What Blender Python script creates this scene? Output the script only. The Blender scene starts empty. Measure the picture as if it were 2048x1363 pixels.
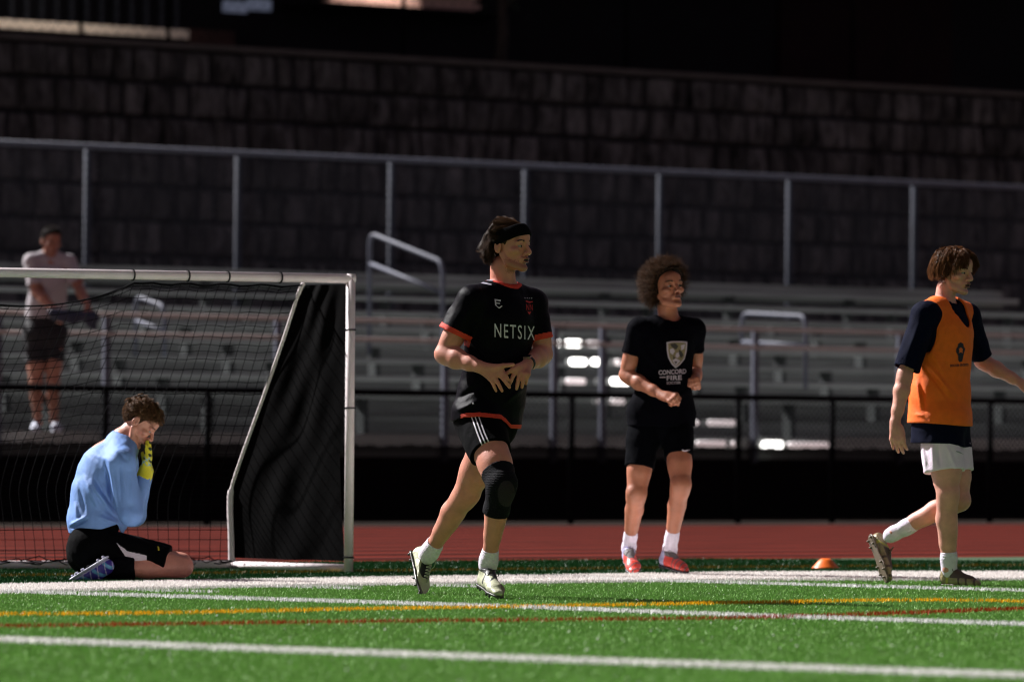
import bpy, bmesh, math, random
import numpy as np
from mathutils import Vector, Matrix
from mathutils.bvhtree import BVHTree
random.seed(7); RNG = np.random.default_rng(7)
R = math.radians
sc = bpy.context.scene
COL = sc.collection
# ------------------------------------------------------------------ camera
FPX = 11378.0                     # focal length in photograph pixels (200 mm on 36 mm)
CAMH = 0.735
PITCH = math.atan(205.5/FPX); ROLL = math.atan(15/2048)
cd = bpy.data.cameras.new('camera'); cam = bpy.data.objects.new('camera', cd); COL.objects.link(cam)
cd.sensor_width = 36; cd.lens = 200; cd.clip_start = .5; cd.clip_end = 600
CM = Matrix.Rotation(R(90)+PITCH, 4, 'X') @ Matrix.Rotation(ROLL, 4, 'Z')
CM.translation = (0, 0, CAMH)
cam.matrix_world = CM
cd.dof.use_dof = True; cd.dof.focus_distance = 27.8; cd.dof.aperture_fstop = 3.4
sc.camera = cam; sc.cycles.filter_width = 1.05
C3 = CM.to_3x3()
# ------------------------------------------------------------------ light
SUN_EL, SUN_AZ = 41.0, -59.0      # azimuth measured from +Y towards +X: from the left and behind the players
sd = bpy.data.lights.new('floodlight_sun', 'SUN'); sun = bpy.data.objects.new('floodlight_sun', sd); COL.objects.link(sun)
sd.energy = 5.0; sd.angle = R(0.8); sd.color = (1.0, .975, .97)
ld = Vector((math.sin(R(SUN_AZ))*math.cos(R(SUN_EL)), math.cos(R(SUN_AZ))*math.cos(R(SUN_EL)), math.sin(R(SUN_EL))))
sun.rotation_euler = ld.to_track_quat('Z', 'Y').to_euler()
w = bpy.data.worlds.new("World"); sc.world = w; w.use_nodes = True
wn = w.node_tree.nodes; wl = w.node_tree.links
bg = wn['Background']; sky = wn.new('ShaderNodeTexSky'); sky.sky_type = 'NISHITA'; sky.sun_disc = False
sky.sun_elevation = R(SUN_EL); sky.sun_rotation = R(SUN_AZ)
hs = wn.new('ShaderNodeHueSaturation'); hs.inputs['Saturation'].default_value = .12
wl.new(sky.outputs[0], hs.inputs['Color']); tint = wn.new('ShaderNodeMix'); tint.data_type = 'RGBA'; tint.blend_type = 'MULTIPLY'; tint.inputs[0].default_value = 1; tint.inputs[7].default_value = (1.0, .78, .96, 1)
wl.new(hs.outputs[0], tint.inputs[6]); wl.new(tint.outputs[2], bg.inputs[0]); bg.inputs[1].default_value = .0185
vs = sc.view_settings; vs.view_transform = 'Standard'; vs.look = 'None'; vs.gamma = 1; vs.use_curve_mapping = False; vs.exposure = 1.0
# ------------------------------------------------------------------ pixel helpers (photograph pixels, 2048 wide)
def ray(px, py):
    d = C3 @ Vector(((px-1024)/FPX, (681.5-py)/FPX, -1.0))
    return d / d.y
def at(px, py, Y):
    d = ray(px, py); return Vector((0, 0, CAMH)) + d*Y
def ground(px, py, z=0.0):
    d = ray(px, py); return Vector((0, 0, CAMH)) + d*((z-CAMH)/d.z)
E_ = Vector((.797, .604, 0)).normalized(); N_ = Vector((-E_.y, E_.x, 0))      # along the stand / away from the pitch
def hit(px, py, D):                                                        # point on the vertical plane D metres off, returned as (t, z)
    d = ray(px, py); k = D/d.dot(N_); p = Vector((0, 0, CAMH)) + d*k
    return p.dot(E_), p.z
def Q(t, D, z): return E_*t + N_*D + Vector((0, 0, z))
# ------------------------------------------------------------------ materials
def mat(name, col, rough=.7, metal=0, noise=0, scale=8, bump=0, bscale=60, spec=.5, sheen=0, emit=None, sss=0, alpha=1, attr=None, rand=0, stretch=None, col2=None, trans=0):
    m = bpy.data.materials.new(name); m.use_nodes = True
    nt = m.node_tree; b = nt.nodes['Principled BSDF']; L = nt.links
    b.inputs['Roughness'].default_value = rough; b.inputs['Metallic'].default_value = metal
    b.inputs['Specular IOR Level'].default_value = spec
    b.inputs['Base Color'].default_value = (*col, 1)
    tc = nt.nodes.new('ShaderNodeTexCoord'); src = tc.outputs['Object']
    if stretch:
        mp = nt.nodes.new('ShaderNodeMapping'); mp.inputs['Scale'].default_value = stretch
        L.new(src, mp.inputs[0]); src = mp.outputs[0]
    cur = None
    if attr:
        a = nt.nodes.new('ShaderNodeAttribute'); a.attribute_name = attr; cur = a.outputs['Color']
    if noise:
        n = nt.nodes.new('ShaderNodeTexNoise'); n.inputs['Scale'].default_value = scale; n.inputs['Detail'].default_value = 5
        n.inputs['Roughness'].default_value = .65
        L.new(src, n.inputs['Vector'])
        mr = nt.nodes.new('ShaderNodeMapRange'); mr.inputs[1].default_value = .3; mr.inputs[2].default_value = .7
        L.new(n.outputs[0], mr.inputs[0])
        if col2 is not None:
            mx = nt.nodes.new('ShaderNodeMix'); mx.data_type = 'RGBA'
            mx.inputs[6].default_value = (*col, 1); mx.inputs[7].default_value = (*col2, 1)
            if cur: L.new(cur, mx.inputs[6])
            L.new(mr.outputs[0], mx.inputs[0]); cur = mx.outputs[2]
        else:
            mr.inputs[3].default_value = 1-noise; mr.inputs[4].default_value = 1+noise
            mx = nt.nodes.new('ShaderNodeMix'); mx.data_type = 'RGBA'; mx.blend_type = 'MULTIPLY'; mx.inputs[0].default_value = 1
            mx.inputs[6].default_value = (*col, 1)
            if cur: L.new(cur, mx.inputs[6])
            L.new(mr.outputs[0], mx.inputs[7]); cur = mx.outputs[2]
    if rand:
        g = nt.nodes.new('ShaderNodeNewGeometry'); mr = nt.nodes.new('ShaderNodeMapRange')
        mr.inputs[3].default_value = 1-rand; mr.inputs[4].default_value = 1+rand
        L.new(g.outputs['Random Per Island'], mr.inputs[0])
        mx = nt.nodes.new('ShaderNodeMix'); mx.data_type = 'RGBA'; mx.blend_type = 'MULTIPLY'; mx.inputs[0].default_value = 1
        mx.inputs[6].default_value = (*col, 1)
        if cur: L.new(cur, mx.inputs[6])
        L.new(mr.outputs[0], mx.inputs[7]); cur = mx.outputs[2]
    if cur: L.new(cur, b.inputs['Base Color'])
    if bump:
        n2 = nt.nodes.new('ShaderNodeTexNoise'); n2.inputs['Scale'].default_value = bscale; n2.inputs['Detail'].default_value = 4
        L.new(src, n2.inputs['Vector'])
        bp = nt.nodes.new('ShaderNodeBump'); bp.inputs['Strength'].default_value = bump; bp.inputs['Distance'].default_value = .01
        L.new(n2.outputs[0], bp.inputs['Height']); L.new(bp.outputs[0], b.inputs['Normal'])
    if sheen:
        b.inputs['Sheen Weight'].default_value = sheen; b.inputs['Sheen Roughness'].default_value = .4
    if sss:
        b.inputs['Subsurface Weight'].default_value = sss; b.inputs['Subsurface Radius'].default_value = (1, .35, .15); b.inputs['Subsurface Scale'].default_value = .012
    if emit:
        b.inputs['Emission Color'].default_value = (*emit[:3], 1); b.inputs['Emission Strength'].default_value = emit[3]
    if alpha < 1 or trans:
        out = nt.nodes['Material Output']
        ms = nt.nodes.new('ShaderNodeMixShader')
        if alpha < 1:
            t = nt.nodes.new('ShaderNodeBsdfTransparent'); ms.inputs[0].default_value = alpha
            L.new(t.outputs[0], ms.inputs[1]); L.new(b.outputs[0], ms.inputs[2])
        else:
            t = nt.nodes.new('ShaderNodeBsdfTranslucent'); ms.inputs[0].default_value = trans
            t.inputs[0].default_value = (*col, 1)
            if cur: L.new(cur, t.inputs[0])
            L.new(b.outputs[0], ms.inputs[1]); L.new(t.outputs[0], ms.inputs[2])
        L.new(ms.outputs[0], out.inputs[0])
    return m
# ------------------------------------------------------------------ objects
def props(o, label=None, cat=None, group=None, kind=None):
    if label: o['label'] = label
    if cat: o['category'] = cat
    if group: o['group'] = group
    if kind: o['kind'] = kind
    return o
def empty(name, loc=(0, 0, 0), **k):
    o = bpy.data.objects.new(name, None); o.empty_display_size = .2; o.location = loc; COL.objects.link(o); return props(o, **k)
def link(name, me, mats, parent=None, loc=None, smooth=False, **k):
    o = bpy.data.objects.new(name, me); COL.objects.link(o)
    for m in (mats if isinstance(mats, (list, tuple)) else [mats]): me.materials.append(m)
    if parent: o.parent = parent
    if loc is not None: o.location = loc
    if smooth: me.shade_smooth()
    return props(o, **k)
def np_mesh(name, V, Fq):
    """mesh from numpy verts and an (n,3) or (n,4) face array"""
    me = bpy.data.meshes.new(name); V = np.asarray(V, np.float32); Fq = np.asarray(Fq, np.int32); n = Fq.shape[1]
    me.vertices.add(len(V)); me.vertices.foreach_set('co', V.ravel())
    me.loops.add(Fq.size); me.loops.foreach_set('vertex_index', Fq.ravel())
    me.polygons.add(len(Fq)); me.polygons.foreach_set('loop_start', np.arange(0, Fq.size, n, dtype=np.int32))
    me.polygons.foreach_set('loop_total', np.full(len(Fq), n, np.int32))
    me.update(calc_edges=True); return me
class MB:
    """collects boxes, tubes and polygons into ONE mesh; points may be given in any frame via fn"""
    def __init__(s): s.v = []; s.f = []
    def add(s, vs, fs):
        o = len(s.v); s.v += [tuple(v) for v in vs]; s.f += [tuple(i+o for i in f) for f in fs]; return s
    def box(s, p0, p1, fn=None):
        x0, y0, z0 = p0; x1, y1, z1 = p1
        c = [(x0,y0,z0),(x1,y0,z0),(x1,y1,z0),(x0,y1,z0),(x0,y0,z1),(x1,y0,z1),(x1,y1,z1),(x0,y1,z1)]
        if fn: c = [fn(*q) for q in c]
        return s.add(c, [(0,3,2,1),(4,5,6,7),(0,1,5,4),(1,2,6,5),(2,3,7,6),(3,0,4,7)])
    def tube(s, pts, r, n=8, caps=True, flat=None):
        pts = [Vector(p) for p in pts]; m = len(pts); rs = r if isinstance(r, (list, tuple)) else [r]*m
        T = [(pts[min(i+1, m-1)]-pts[max(i-1, 0)]).normalized() for i in range(m)]
        up = Vector((0, 0, 1)) if abs(T[0].z) < .9 else Vector((1, 0, 0))
        A = T[0].cross(up).normalized(); vs = []
        for i in range(m):
            A = (A - T[i]*A.dot(T[i])).normalized(); B = T[i].cross(A)
            for k in range(n):
                a = 2*math.pi*k/n; vs.append(pts[i]+(A*math.cos(a)+B*math.sin(a))*rs[i])
        fs = [(i*n+k, i*n+(k+1) % n, (i+1)*n+(k+1) % n, (i+1)*n+k) for i in range(m-1) for k in range(n)]
        if caps: fs += [tuple(range(n-1, -1, -1)), tuple((m-1)*n+k for k in range(n))]
        return s.add(vs, fs)
    def build(s, name, m, parent=None, smooth=False, loc=None, **k):
        me = bpy.data.meshes.new(name); me.from_pydata(s.v, [], s.f); me.update()
        return link(name, me, m, parent, loc, smooth, **k)
def sheet(name, pts, m, **k):
    me = bpy.data.meshes.new(name); me.from_pydata([tuple(p) for p in pts], [], [tuple(range(len(pts)))]); me.update()
    if me.polygons[0].normal.z < 0: me.flip_normals()
    return link(name, me, m, **k)
def polyline_interp(pts, n=60):
    """smooth x->y curve through pixel points (monotone in x), returned as n pixel points"""
    xs = np.array([p[0] for p in pts], float); ys = np.array([p[1] for p in pts], float)
    X = np.linspace(xs[0], xs[-1], n); Y = np.interp(X, xs, ys)
    k = np.ones(7)/7; Yp = np.pad(Y, 3, mode='reflect', reflect_type='odd'); return list(zip(X, np.convolve(Yp, k, 'valid')))
def bez(pts, n=8):
    """Catmull-Rom through the points"""
    P = [Vector(p) for p in pts]; out = []
    for i in range(len(P)-1):
        a, b, c, d = P[max(i-1, 0)], P[i], P[i+1], P[min(i+2, len(P)-1)]
        for k in range(n):
            t = k/n; out.append(.5*((2*b)+(c-a)*t+(2*a-5*b+4*c-d)*t*t+(3*b-a-3*c+d)*t**3))
    return out+[P[-1]]
# ------------------------------------------------------------------ SDF modelling: rounded cones and ellipsoids blended, meshed with surface nets
def V3(p): return np.array(p, np.float32)
def unit(v): v = np.asarray(v, float); return v/np.linalg.norm(v)
def cone(a, b, ra, rb=None, n=None, q=1.0, neg=False, k=None):
    rb = ra if rb is None else rb; a = np.asarray(a, float); b = np.asarray(b, float); ab = b-a; L2 = max(float(ab@ab), 1e-9); m = max(ra, rb)*max(1, 1)
    if n is not None: n = unit(n)
    def fn(X, Y, Z):
        ox, oy, oz = X-a[0], Y-a[1], Z-a[2]
        h = np.clip((ox*ab[0]+oy*ab[1]+oz*ab[2])/L2, 0, 1)
        ox = ox-h*ab[0]; oy = oy-h*ab[1]; oz = oz-h*ab[2]
        d2 = ox*ox+oy*oy+oz*oz
        if n is not None: d2 = d2+(ox*n[0]+oy*n[1]+oz*n[2])**2*(1/q**2-1)
        return np.sqrt(d2)-(ra+(rb-ra)*h)
    return dict(fn=fn, lo=np.minimum(a-ra, b-rb), hi=np.maximum(a+ra, b+rb), neg=neg, k=k)
def ell(c, r, B=None, neg=False, k=None):
    """ellipsoid, B = 3 axis row vectors"""
    c = np.asarray(c, float); r = np.asarray(r, float); B = np.eye(3) if B is None else np.asarray(B, float); m = r.max()
    def fn(X, Y, Z):
        ox, oy, oz = X-c[0], Y-c[1], Z-c[2]; k0 = 0; k1 = 0
        for i in range(3):
            u = ox*B[i][0]+oy*B[i][1]+oz*B[i][2]; k0 = k0+(u/r[i])**2; k1 = k1+(u/r[i]**2)**2
        k0 = np.sqrt(k0); return k0*(k0-1)/np.maximum(np.sqrt(k1), 1e-6)
    return dict(fn=fn, lo=c-m, hi=c+m, neg=neg, k=k)
def chain(pts, rs, n=None, q=1.0):
    return [cone(pts[i], pts[i+1], rs[i], rs[i+1], n, q) for i in range(len(pts)-1)]
def smin(a, b, k):
    h = np.clip(.5+.5*(a-b)/k, 0, 1); return a+(b-a)*h-k*h*(1-h)
def smax(a, b, k): return -smin(-a, -b, k)
def axis_coords(lo, hi, res, zones):
    out = [lo]; x = lo
    while x < hi:
        st = res
        for z0, z1, f in zones:
            if z0 <= x <= z1: st = min(st, f)
        x += st; out.append(x)
    return np.array(out, np.float32)
def surface_nets(xs, ys, zs, F):
    S = F < 0; c = np.zeros([n-1 for n in F.shape], np.int8)
    for i in (0, 1):
        for j in (0, 1):
            for k in (0, 1): c += S[i:F.shape[0]-1+i, j:F.shape[1]-1+j, k:F.shape[2]-1+k]
    I, J, K = np.nonzero((c > 0) & (c < 8)); idx = np.full(c.shape, -1, np.int32); idx[I, J, K] = np.arange(len(I))
    P = np.zeros((len(I), 3), np.float32); cnt = np.zeros(len(I), np.float32)
    cs = [(0,0,0),(1,0,0),(0,1,0),(1,1,0),(0,0,1),(1,0,1),(0,1,1),(1,1,1)]
    for a in range(8):
        for b in range(a+1, 8):
            A, Bc = cs[a], cs[b]
            if sum(abs(A[i]-Bc[i]) for i in range(3)) != 1: continue
            fa = F[I+A[0], J+A[1], K+A[2]]; fb = F[I+Bc[0], J+Bc[1], K+Bc[2]]; m = (fa < 0) != (fb < 0)
            t = np.where(m, fa/np.where(m, fa-fb, 1), 0)
            pa = np.stack([xs[I+A[0]], ys[J+A[1]], zs[K+A[2]]], 1); pb = np.stack([xs[I+Bc[0]], ys[J+Bc[1]], zs[K+Bc[2]]], 1)
            P += np.where(m[:, None], pa+(pb-pa)*t[:, None], 0); cnt += m
    P /= np.maximum(cnt, 1)[:, None]; faces = []
    for ax in range(3):
        sl0 = [slice(None)]*3; sl1 = [slice(None)]*3; sl0[ax] = slice(0, -1); sl1[ax] = slice(1, None)
        D = S[tuple(sl0)].astype(np.int8)-S[tuple(sl1)].astype(np.int8)
        o1, o2 = [a for a in range(3) if a != ax]
        g = np.argwhere(D != 0); g = g[(g[:, o1] > 0) & (g[:, o2] > 0) & (g[:, o1] < F.shape[o1]-1) & (g[:, o2] < F.shape[o2]-1)]
        s = D[g[:, 0], g[:, 1], g[:, 2]]
        def cell(d1, d2):
            h = g.copy(); h[:, o1] += d1; h[:, o2] += d2; return idx[h[:, 0], h[:, 1], h[:, 2]]
        q = np.stack([cell(-1, -1), cell(0, -1), cell(0, 0), cell(-1, 0)], 1)
        flip = (s > 0) if ax != 1 else (s < 0)
        q[~flip] = q[~flip][:, ::-1]; faces.append(q)
    Fq = np.concatenate(faces); return P, Fq[(Fq >= 0).all(1)]
def eval_prims(G, prims, xs, ys, zs, k):
    for p in prims:
        kk = p['k'] or k; mg = kk+.02
        sl = [slice(max(np.searchsorted(c, p['lo'][i]-mg)-1, 0), np.searchsorted(c, p['hi'][i]+mg)+1) for i, c in enumerate((xs, ys, zs))]
        sub = G[sl[0], sl[1], sl[2]]
        if sub.size == 0: continue
        d = p['fn'](xs[sl[0]][:, None, None], ys[sl[1]][None, :, None], zs[sl[2]][None, None, :]).astype(np.float32)
        G[sl[0], sl[1], sl[2]] = smax(sub, -d, kk) if p['neg'] else smin(sub, d, kk)
    return G
def sdf_mesh(name, groups, res=.005, zones=((), (), ()), kg=.008, post=None, noise=None):
    """groups: list of (prims, k) or (prims, k, postfn); joined with kg; post(F, X, Y, Z) works on the full field"""
    lo = np.min([p['lo'] for g in groups for p in g[0] if not p['neg']], 0)-.025; hi = np.max([p['hi'] for g in groups for p in g[0] if not p['neg']], 0)+.025
    xs, ys, zs = [axis_coords(lo[i], hi[i], res, zones[i]) for i in range(3)]
    F = np.full((len(xs), len(ys), len(zs)), .2, np.float32)
    X, Y, Z = xs[:, None, None], ys[None, :, None], zs[None, None, :]
    for g in groups:
        glo = np.min([p['lo'] for p in g[0] if not p['neg']], 0)-.04; ghi = np.max([p['hi'] for p in g[0] if not p['neg']], 0)+.04
        sl = [slice(max(np.searchsorted(c, glo[i])-1, 0), np.searchsorted(c, ghi[i])+1) for i, c in enumerate((xs, ys, zs))]
        a, b, c = xs[sl[0]], ys[sl[1]], zs[sl[2]]
        G = eval_prims(np.full((len(a), len(b), len(c)), .2, np.float32), g[0], a, b, c, g[1])
        if len(g) > 2 and g[2]: G = g[2](G, a[:, None, None], b[None, :, None], c[None, None, :])
        F[sl[0], sl[1], sl[2]] = smin(F[sl[0], sl[1], sl[2]], G, kg)
    if post: F = post(F.copy(), X, Y, Z)
    P, Fq = surface_nets(xs, ys, zs, F.astype(np.float32))
    me = np_mesh(name, P, Fq); me.shade_smooth(); return me
def wob(X, Y, Z, s=1.0, seed=0, st=(1, 1, 1)):
    """cheap smooth noise, about -1..1"""
    r = np.random.default_rng(seed); o = 0
    for i in range(7):
        f = r.normal(size=3)*s*(1+.35*i)*np.array(st); o = o+np.sin(X*f[0]+Y*f[1]+Z*f[2]+r.uniform(0, 6.28)+1.3*np.sin(X*f[1]*.7+Z*f[0]*.8+r.uniform(0, 6)))/(1+.35*i)
    return o/3.0
def seg2(X, Z, a, b):
    """distance in the x-z plane to a segment, with the parameter along it"""
    ax, az = a; bx, bz = b; dx, dz = bx-ax, bz-az; L = dx*dx+dz*dz
    h = np.clip(((X-ax)*dx+(Z-az)*dz)/L, 0, 1); return np.sqrt((X-ax-h*dx)**2+(Z-az-h*dz)**2), h
def paint(me, fn):
    """material index per face from fn(centres) -> int array"""
    n = len(me.polygons); c = np.zeros(n*3, np.float32); me.polygons.foreach_get('center', c)
    me.polygons.foreach_set('material_index', fn(c.reshape(-1, 3)).astype(np.int32)); me.update()
# ================================================================== SETTING
M = {}
M['track'] = mat('track_rubber', (.112, .0155, .0095), .95, noise=.22, scale=1.2, bump=.3, bscale=90, spec=.04)
M['lane'] = mat('lane_paint', (.038, .008, .006), .9, noise=.3, scale=3, spec=.04)
M['concrete'] = mat('concrete', (.22, .17, .14), .9, noise=.25, scale=2, bump=.3)
M['dirt'] = mat('dark_ground', (.03, .028, .025), .95, noise=.4, scale=.6)
M['turfbase'] = mat('turf_base', (.02, .06, .016), .9, noise=.3, scale=30)
M['alu'] = mat('weathered_aluminium', (.31, .335, .32), .75, metal=.0, noise=.42, scale=1.3, stretch=(.35, .35, 16), bump=.1, bscale=20)
M['alu_d'] = mat('dull_aluminium', (.195, .205, .20), .75, metal=.0, noise=.45, scale=1.3, stretch=(.35, .35, 18))
M['galv_p'] = mat('galvanised_post', (.032, .037, .055), .7, noise=.3, scale=3, spec=.15)
M['alu_l'] = mat('painted_rail', (.33, .27, .25), .4, metal=.1, noise=.12, scale=5)
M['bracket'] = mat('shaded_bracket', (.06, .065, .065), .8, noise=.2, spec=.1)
M['galv'] = mat('galvanised_steel', (.085, .09, .12), .6, metal=.0, spec=.3, noise=.15, scale=6)
M['galv_d'] = mat('galvanised_wire', (.045, .047, .060), .8, spec=.04)
M['blackpipe'] = mat('black_vinyl_pipe', (.003, .003, .004), .9, noise=.2, scale=6, spec=.05)
M['blackmesh'] = mat('black_windscreen', (.0025, .0025, .0032), .9, spec=.05, noise=.3, scale=2, bump=.2, bscale=15, alpha=.9)
M['block'] = mat('split_face_block', (.062, .059, .060), .95, noise=1.0, scale=2.4, rand=.35, bump=1.0, bscale=12, stretch=(3.2, 3.2, .9), spec=.1)
M['blockcap'] = mat('wall_cap', (.055, .048, .045), .9, noise=.3, scale=3)
M['dark'] = mat('dark_cladding', (.006, .0055, .008), .8, noise=.4, scale=1.2, spec=.2)
M['darkred'] = mat('dark_red_panel', (.014, .0035, .005), .8, noise=.4, scale=2, spec=.2)
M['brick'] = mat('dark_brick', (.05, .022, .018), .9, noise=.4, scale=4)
M['litbrick'] = mat('lit_brick', (.80, .52, .45), .9, noise=.2, scale=4)  # light falling on the brick is put into this bright colour
M['cream'] = mat('cream_ledge', (.85, .74, .62), .8, noise=.2, scale=4)
M['window'] = mat('lit_blue_window', (.1, .12, .16), .3, emit=(.42, .48, .70, .07))
M['white'] = mat('white_powder_coat', (.78, .70, .70), .38, noise=.06, scale=9)
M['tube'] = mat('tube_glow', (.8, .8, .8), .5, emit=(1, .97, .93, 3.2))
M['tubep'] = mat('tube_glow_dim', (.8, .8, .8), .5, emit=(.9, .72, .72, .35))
# turf, track, base ground
def strip(name, top, bot, z, m, n=60, **k):
    """a sheet between two pixel curves laid on the ground"""
    a = [ground(x, y) for x, y in polyline_interp(top, n)]; b = [ground(x, y) for x, y in polyline_interp(bot, n)]
    for q in a+b: q.z = z
    vs = a+b; me = bpy.data.meshes.new(name); me.from_pydata([tuple(v) for v in vs], [], [(i, i+1, n+i+1, n+i) for i in range(n-1)]); me.update()
    if me.polygons[0].normal.z < 0: me.flip_normals()
    return link(name, me, m, **k)
GR = Vector((0, 0, 0))
sheet('ground', [(-200, -20, -.012), (200, -20, -.012), (200, 400, -.012), (-200, 400, -.012)], M['dirt'], kind='structure')
D_TRK0, D_TRK1, D_FENCE = 28.45, 40.55, 41.4
sheet('turf', [Q(-60, -10, 0), Q(70, -10, 0), Q(70, D_TRK0, 0), Q(-60, D_TRK0, 0)], M['turfbase'], kind='structure')
sheet('running_track', [Q(-60, D_TRK0, .002), Q(70, D_TRK0, .002), Q(70, D_TRK1, .002), Q(-60, D_TRK1, .002)], M['track'], kind='structure')
sheet('pavement', [Q(-60, D_TRK1, 0), Q(70, D_TRK1, 0), Q(70, 58, 0), Q(-60, 58, 0)], M['concrete'], kind='structure')
ln = MB()
for i in range(11):
    D = D_TRK0+.55+i*1.07; ln.add([Q(-60, D, .006), Q(70, D, .006), Q(70, D+.34, .006), Q(-60, D+.34, .006)], [(0, 1, 2, 3)])
ln.build('lane_lines', M['lane'], kind='structure')
# painted turf lines: pixel centre lines -> world polylines
LINES = [  # (pixels, width m, colour, density)
    ([(-80, 1277), (500, 1299), (1024, 1318), (1500, 1334), (2130, 1356)], .115, (.80, .80, .76), 1.0),
    ([(-80, 1181), (520, 1199), (1024, 1214), (1500, 1232), (2130, 1252)], .075, (.80, .80, .78), 1.0),
    ([(1180, 1157), (1500, 1167), (1760, 1174), (2130, 1184)], .07, (.80, .80, .78), 1.0),
    ([(-80, 1229), (300, 1228), (700, 1219), (1024, 1214.5), (1500, 1206), (1750, 1201), (1900, 1200), (2130, 1206)], .05, (.80, .52, .03), 1.0),
    ([(-80, 1254), (350, 1249), (700, 1244), (1024, 1241), (1400, 1238), (1640, 1233), (1850, 1225), (2130, 1215)], .08, (.38, .06, .018), .45),
    ([(285, 1181), (425, 1184)], .03, (.80, .80, .78), 1.0),
    ([(560, 1174), (712, 1177)], .03, (.80, .80, .78), 1.0),
    ([(845, 1171), (975, 1174)], .03, (.80, .80, .78), 1.0),
]
WIDE_TOP = [(-80, 1170), (0, 1169), (330, 1162), (700, 1155), (1024, 1151), (1500, 1144), (2130, 1143)]
WIDE_BOT = [(-80, 1189), (0, 1187), (330, 1178), (700, 1171), (1024, 1167), (1500, 1161), (2130, 1160)]
FAR_YEL = ([(-80, 1152), (330, 1148), (700, 1142), (1024, 1139), (1500, 1134), (2130, 1130)], .08, (.16, .11, .012), .5)
ALL_LINES = LINES+[FAR_YEL]
for i, (px, wd, c, dn) in enumerate(ALL_LINES):
    pts = [ground(x, y, .008) for x, y in polyline_interp(px, 50)]; vs = []
    for j, p in enumerate(pts):
        d = (pts[min(j+1, 49)]-pts[max(j-1, 0)]).normalized(); nn = Vector((-d.y, d.x, 0)); vs += [p+nn*wd/2, p-nn*wd/2]
    for v in vs: v.z = .004
    me = bpy.data.meshes.new('painted_line'); me.from_pydata([tuple(v) for v in vs], [], [(2*j, 2*j+1, 2*j+3, 2*j+2) for j in range(49)]); me.update()
    if me.polygons[0].normal.z < 0: me.flip_normals()
    if i not in (0,): link('painted_line', me, mat('line_paint', c, .8, noise=.15, scale=30), kind='structure')
    else: link('painted_line', me, mat('line_paint', c, .8, noise=.15, scale=30), kind='structure')
strip('painted_border', WIDE_TOP, WIDE_BOT, .005, mat('border_paint', (.80, .77, .74), .85, noise=.12, scale=20), kind='structure')
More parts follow.
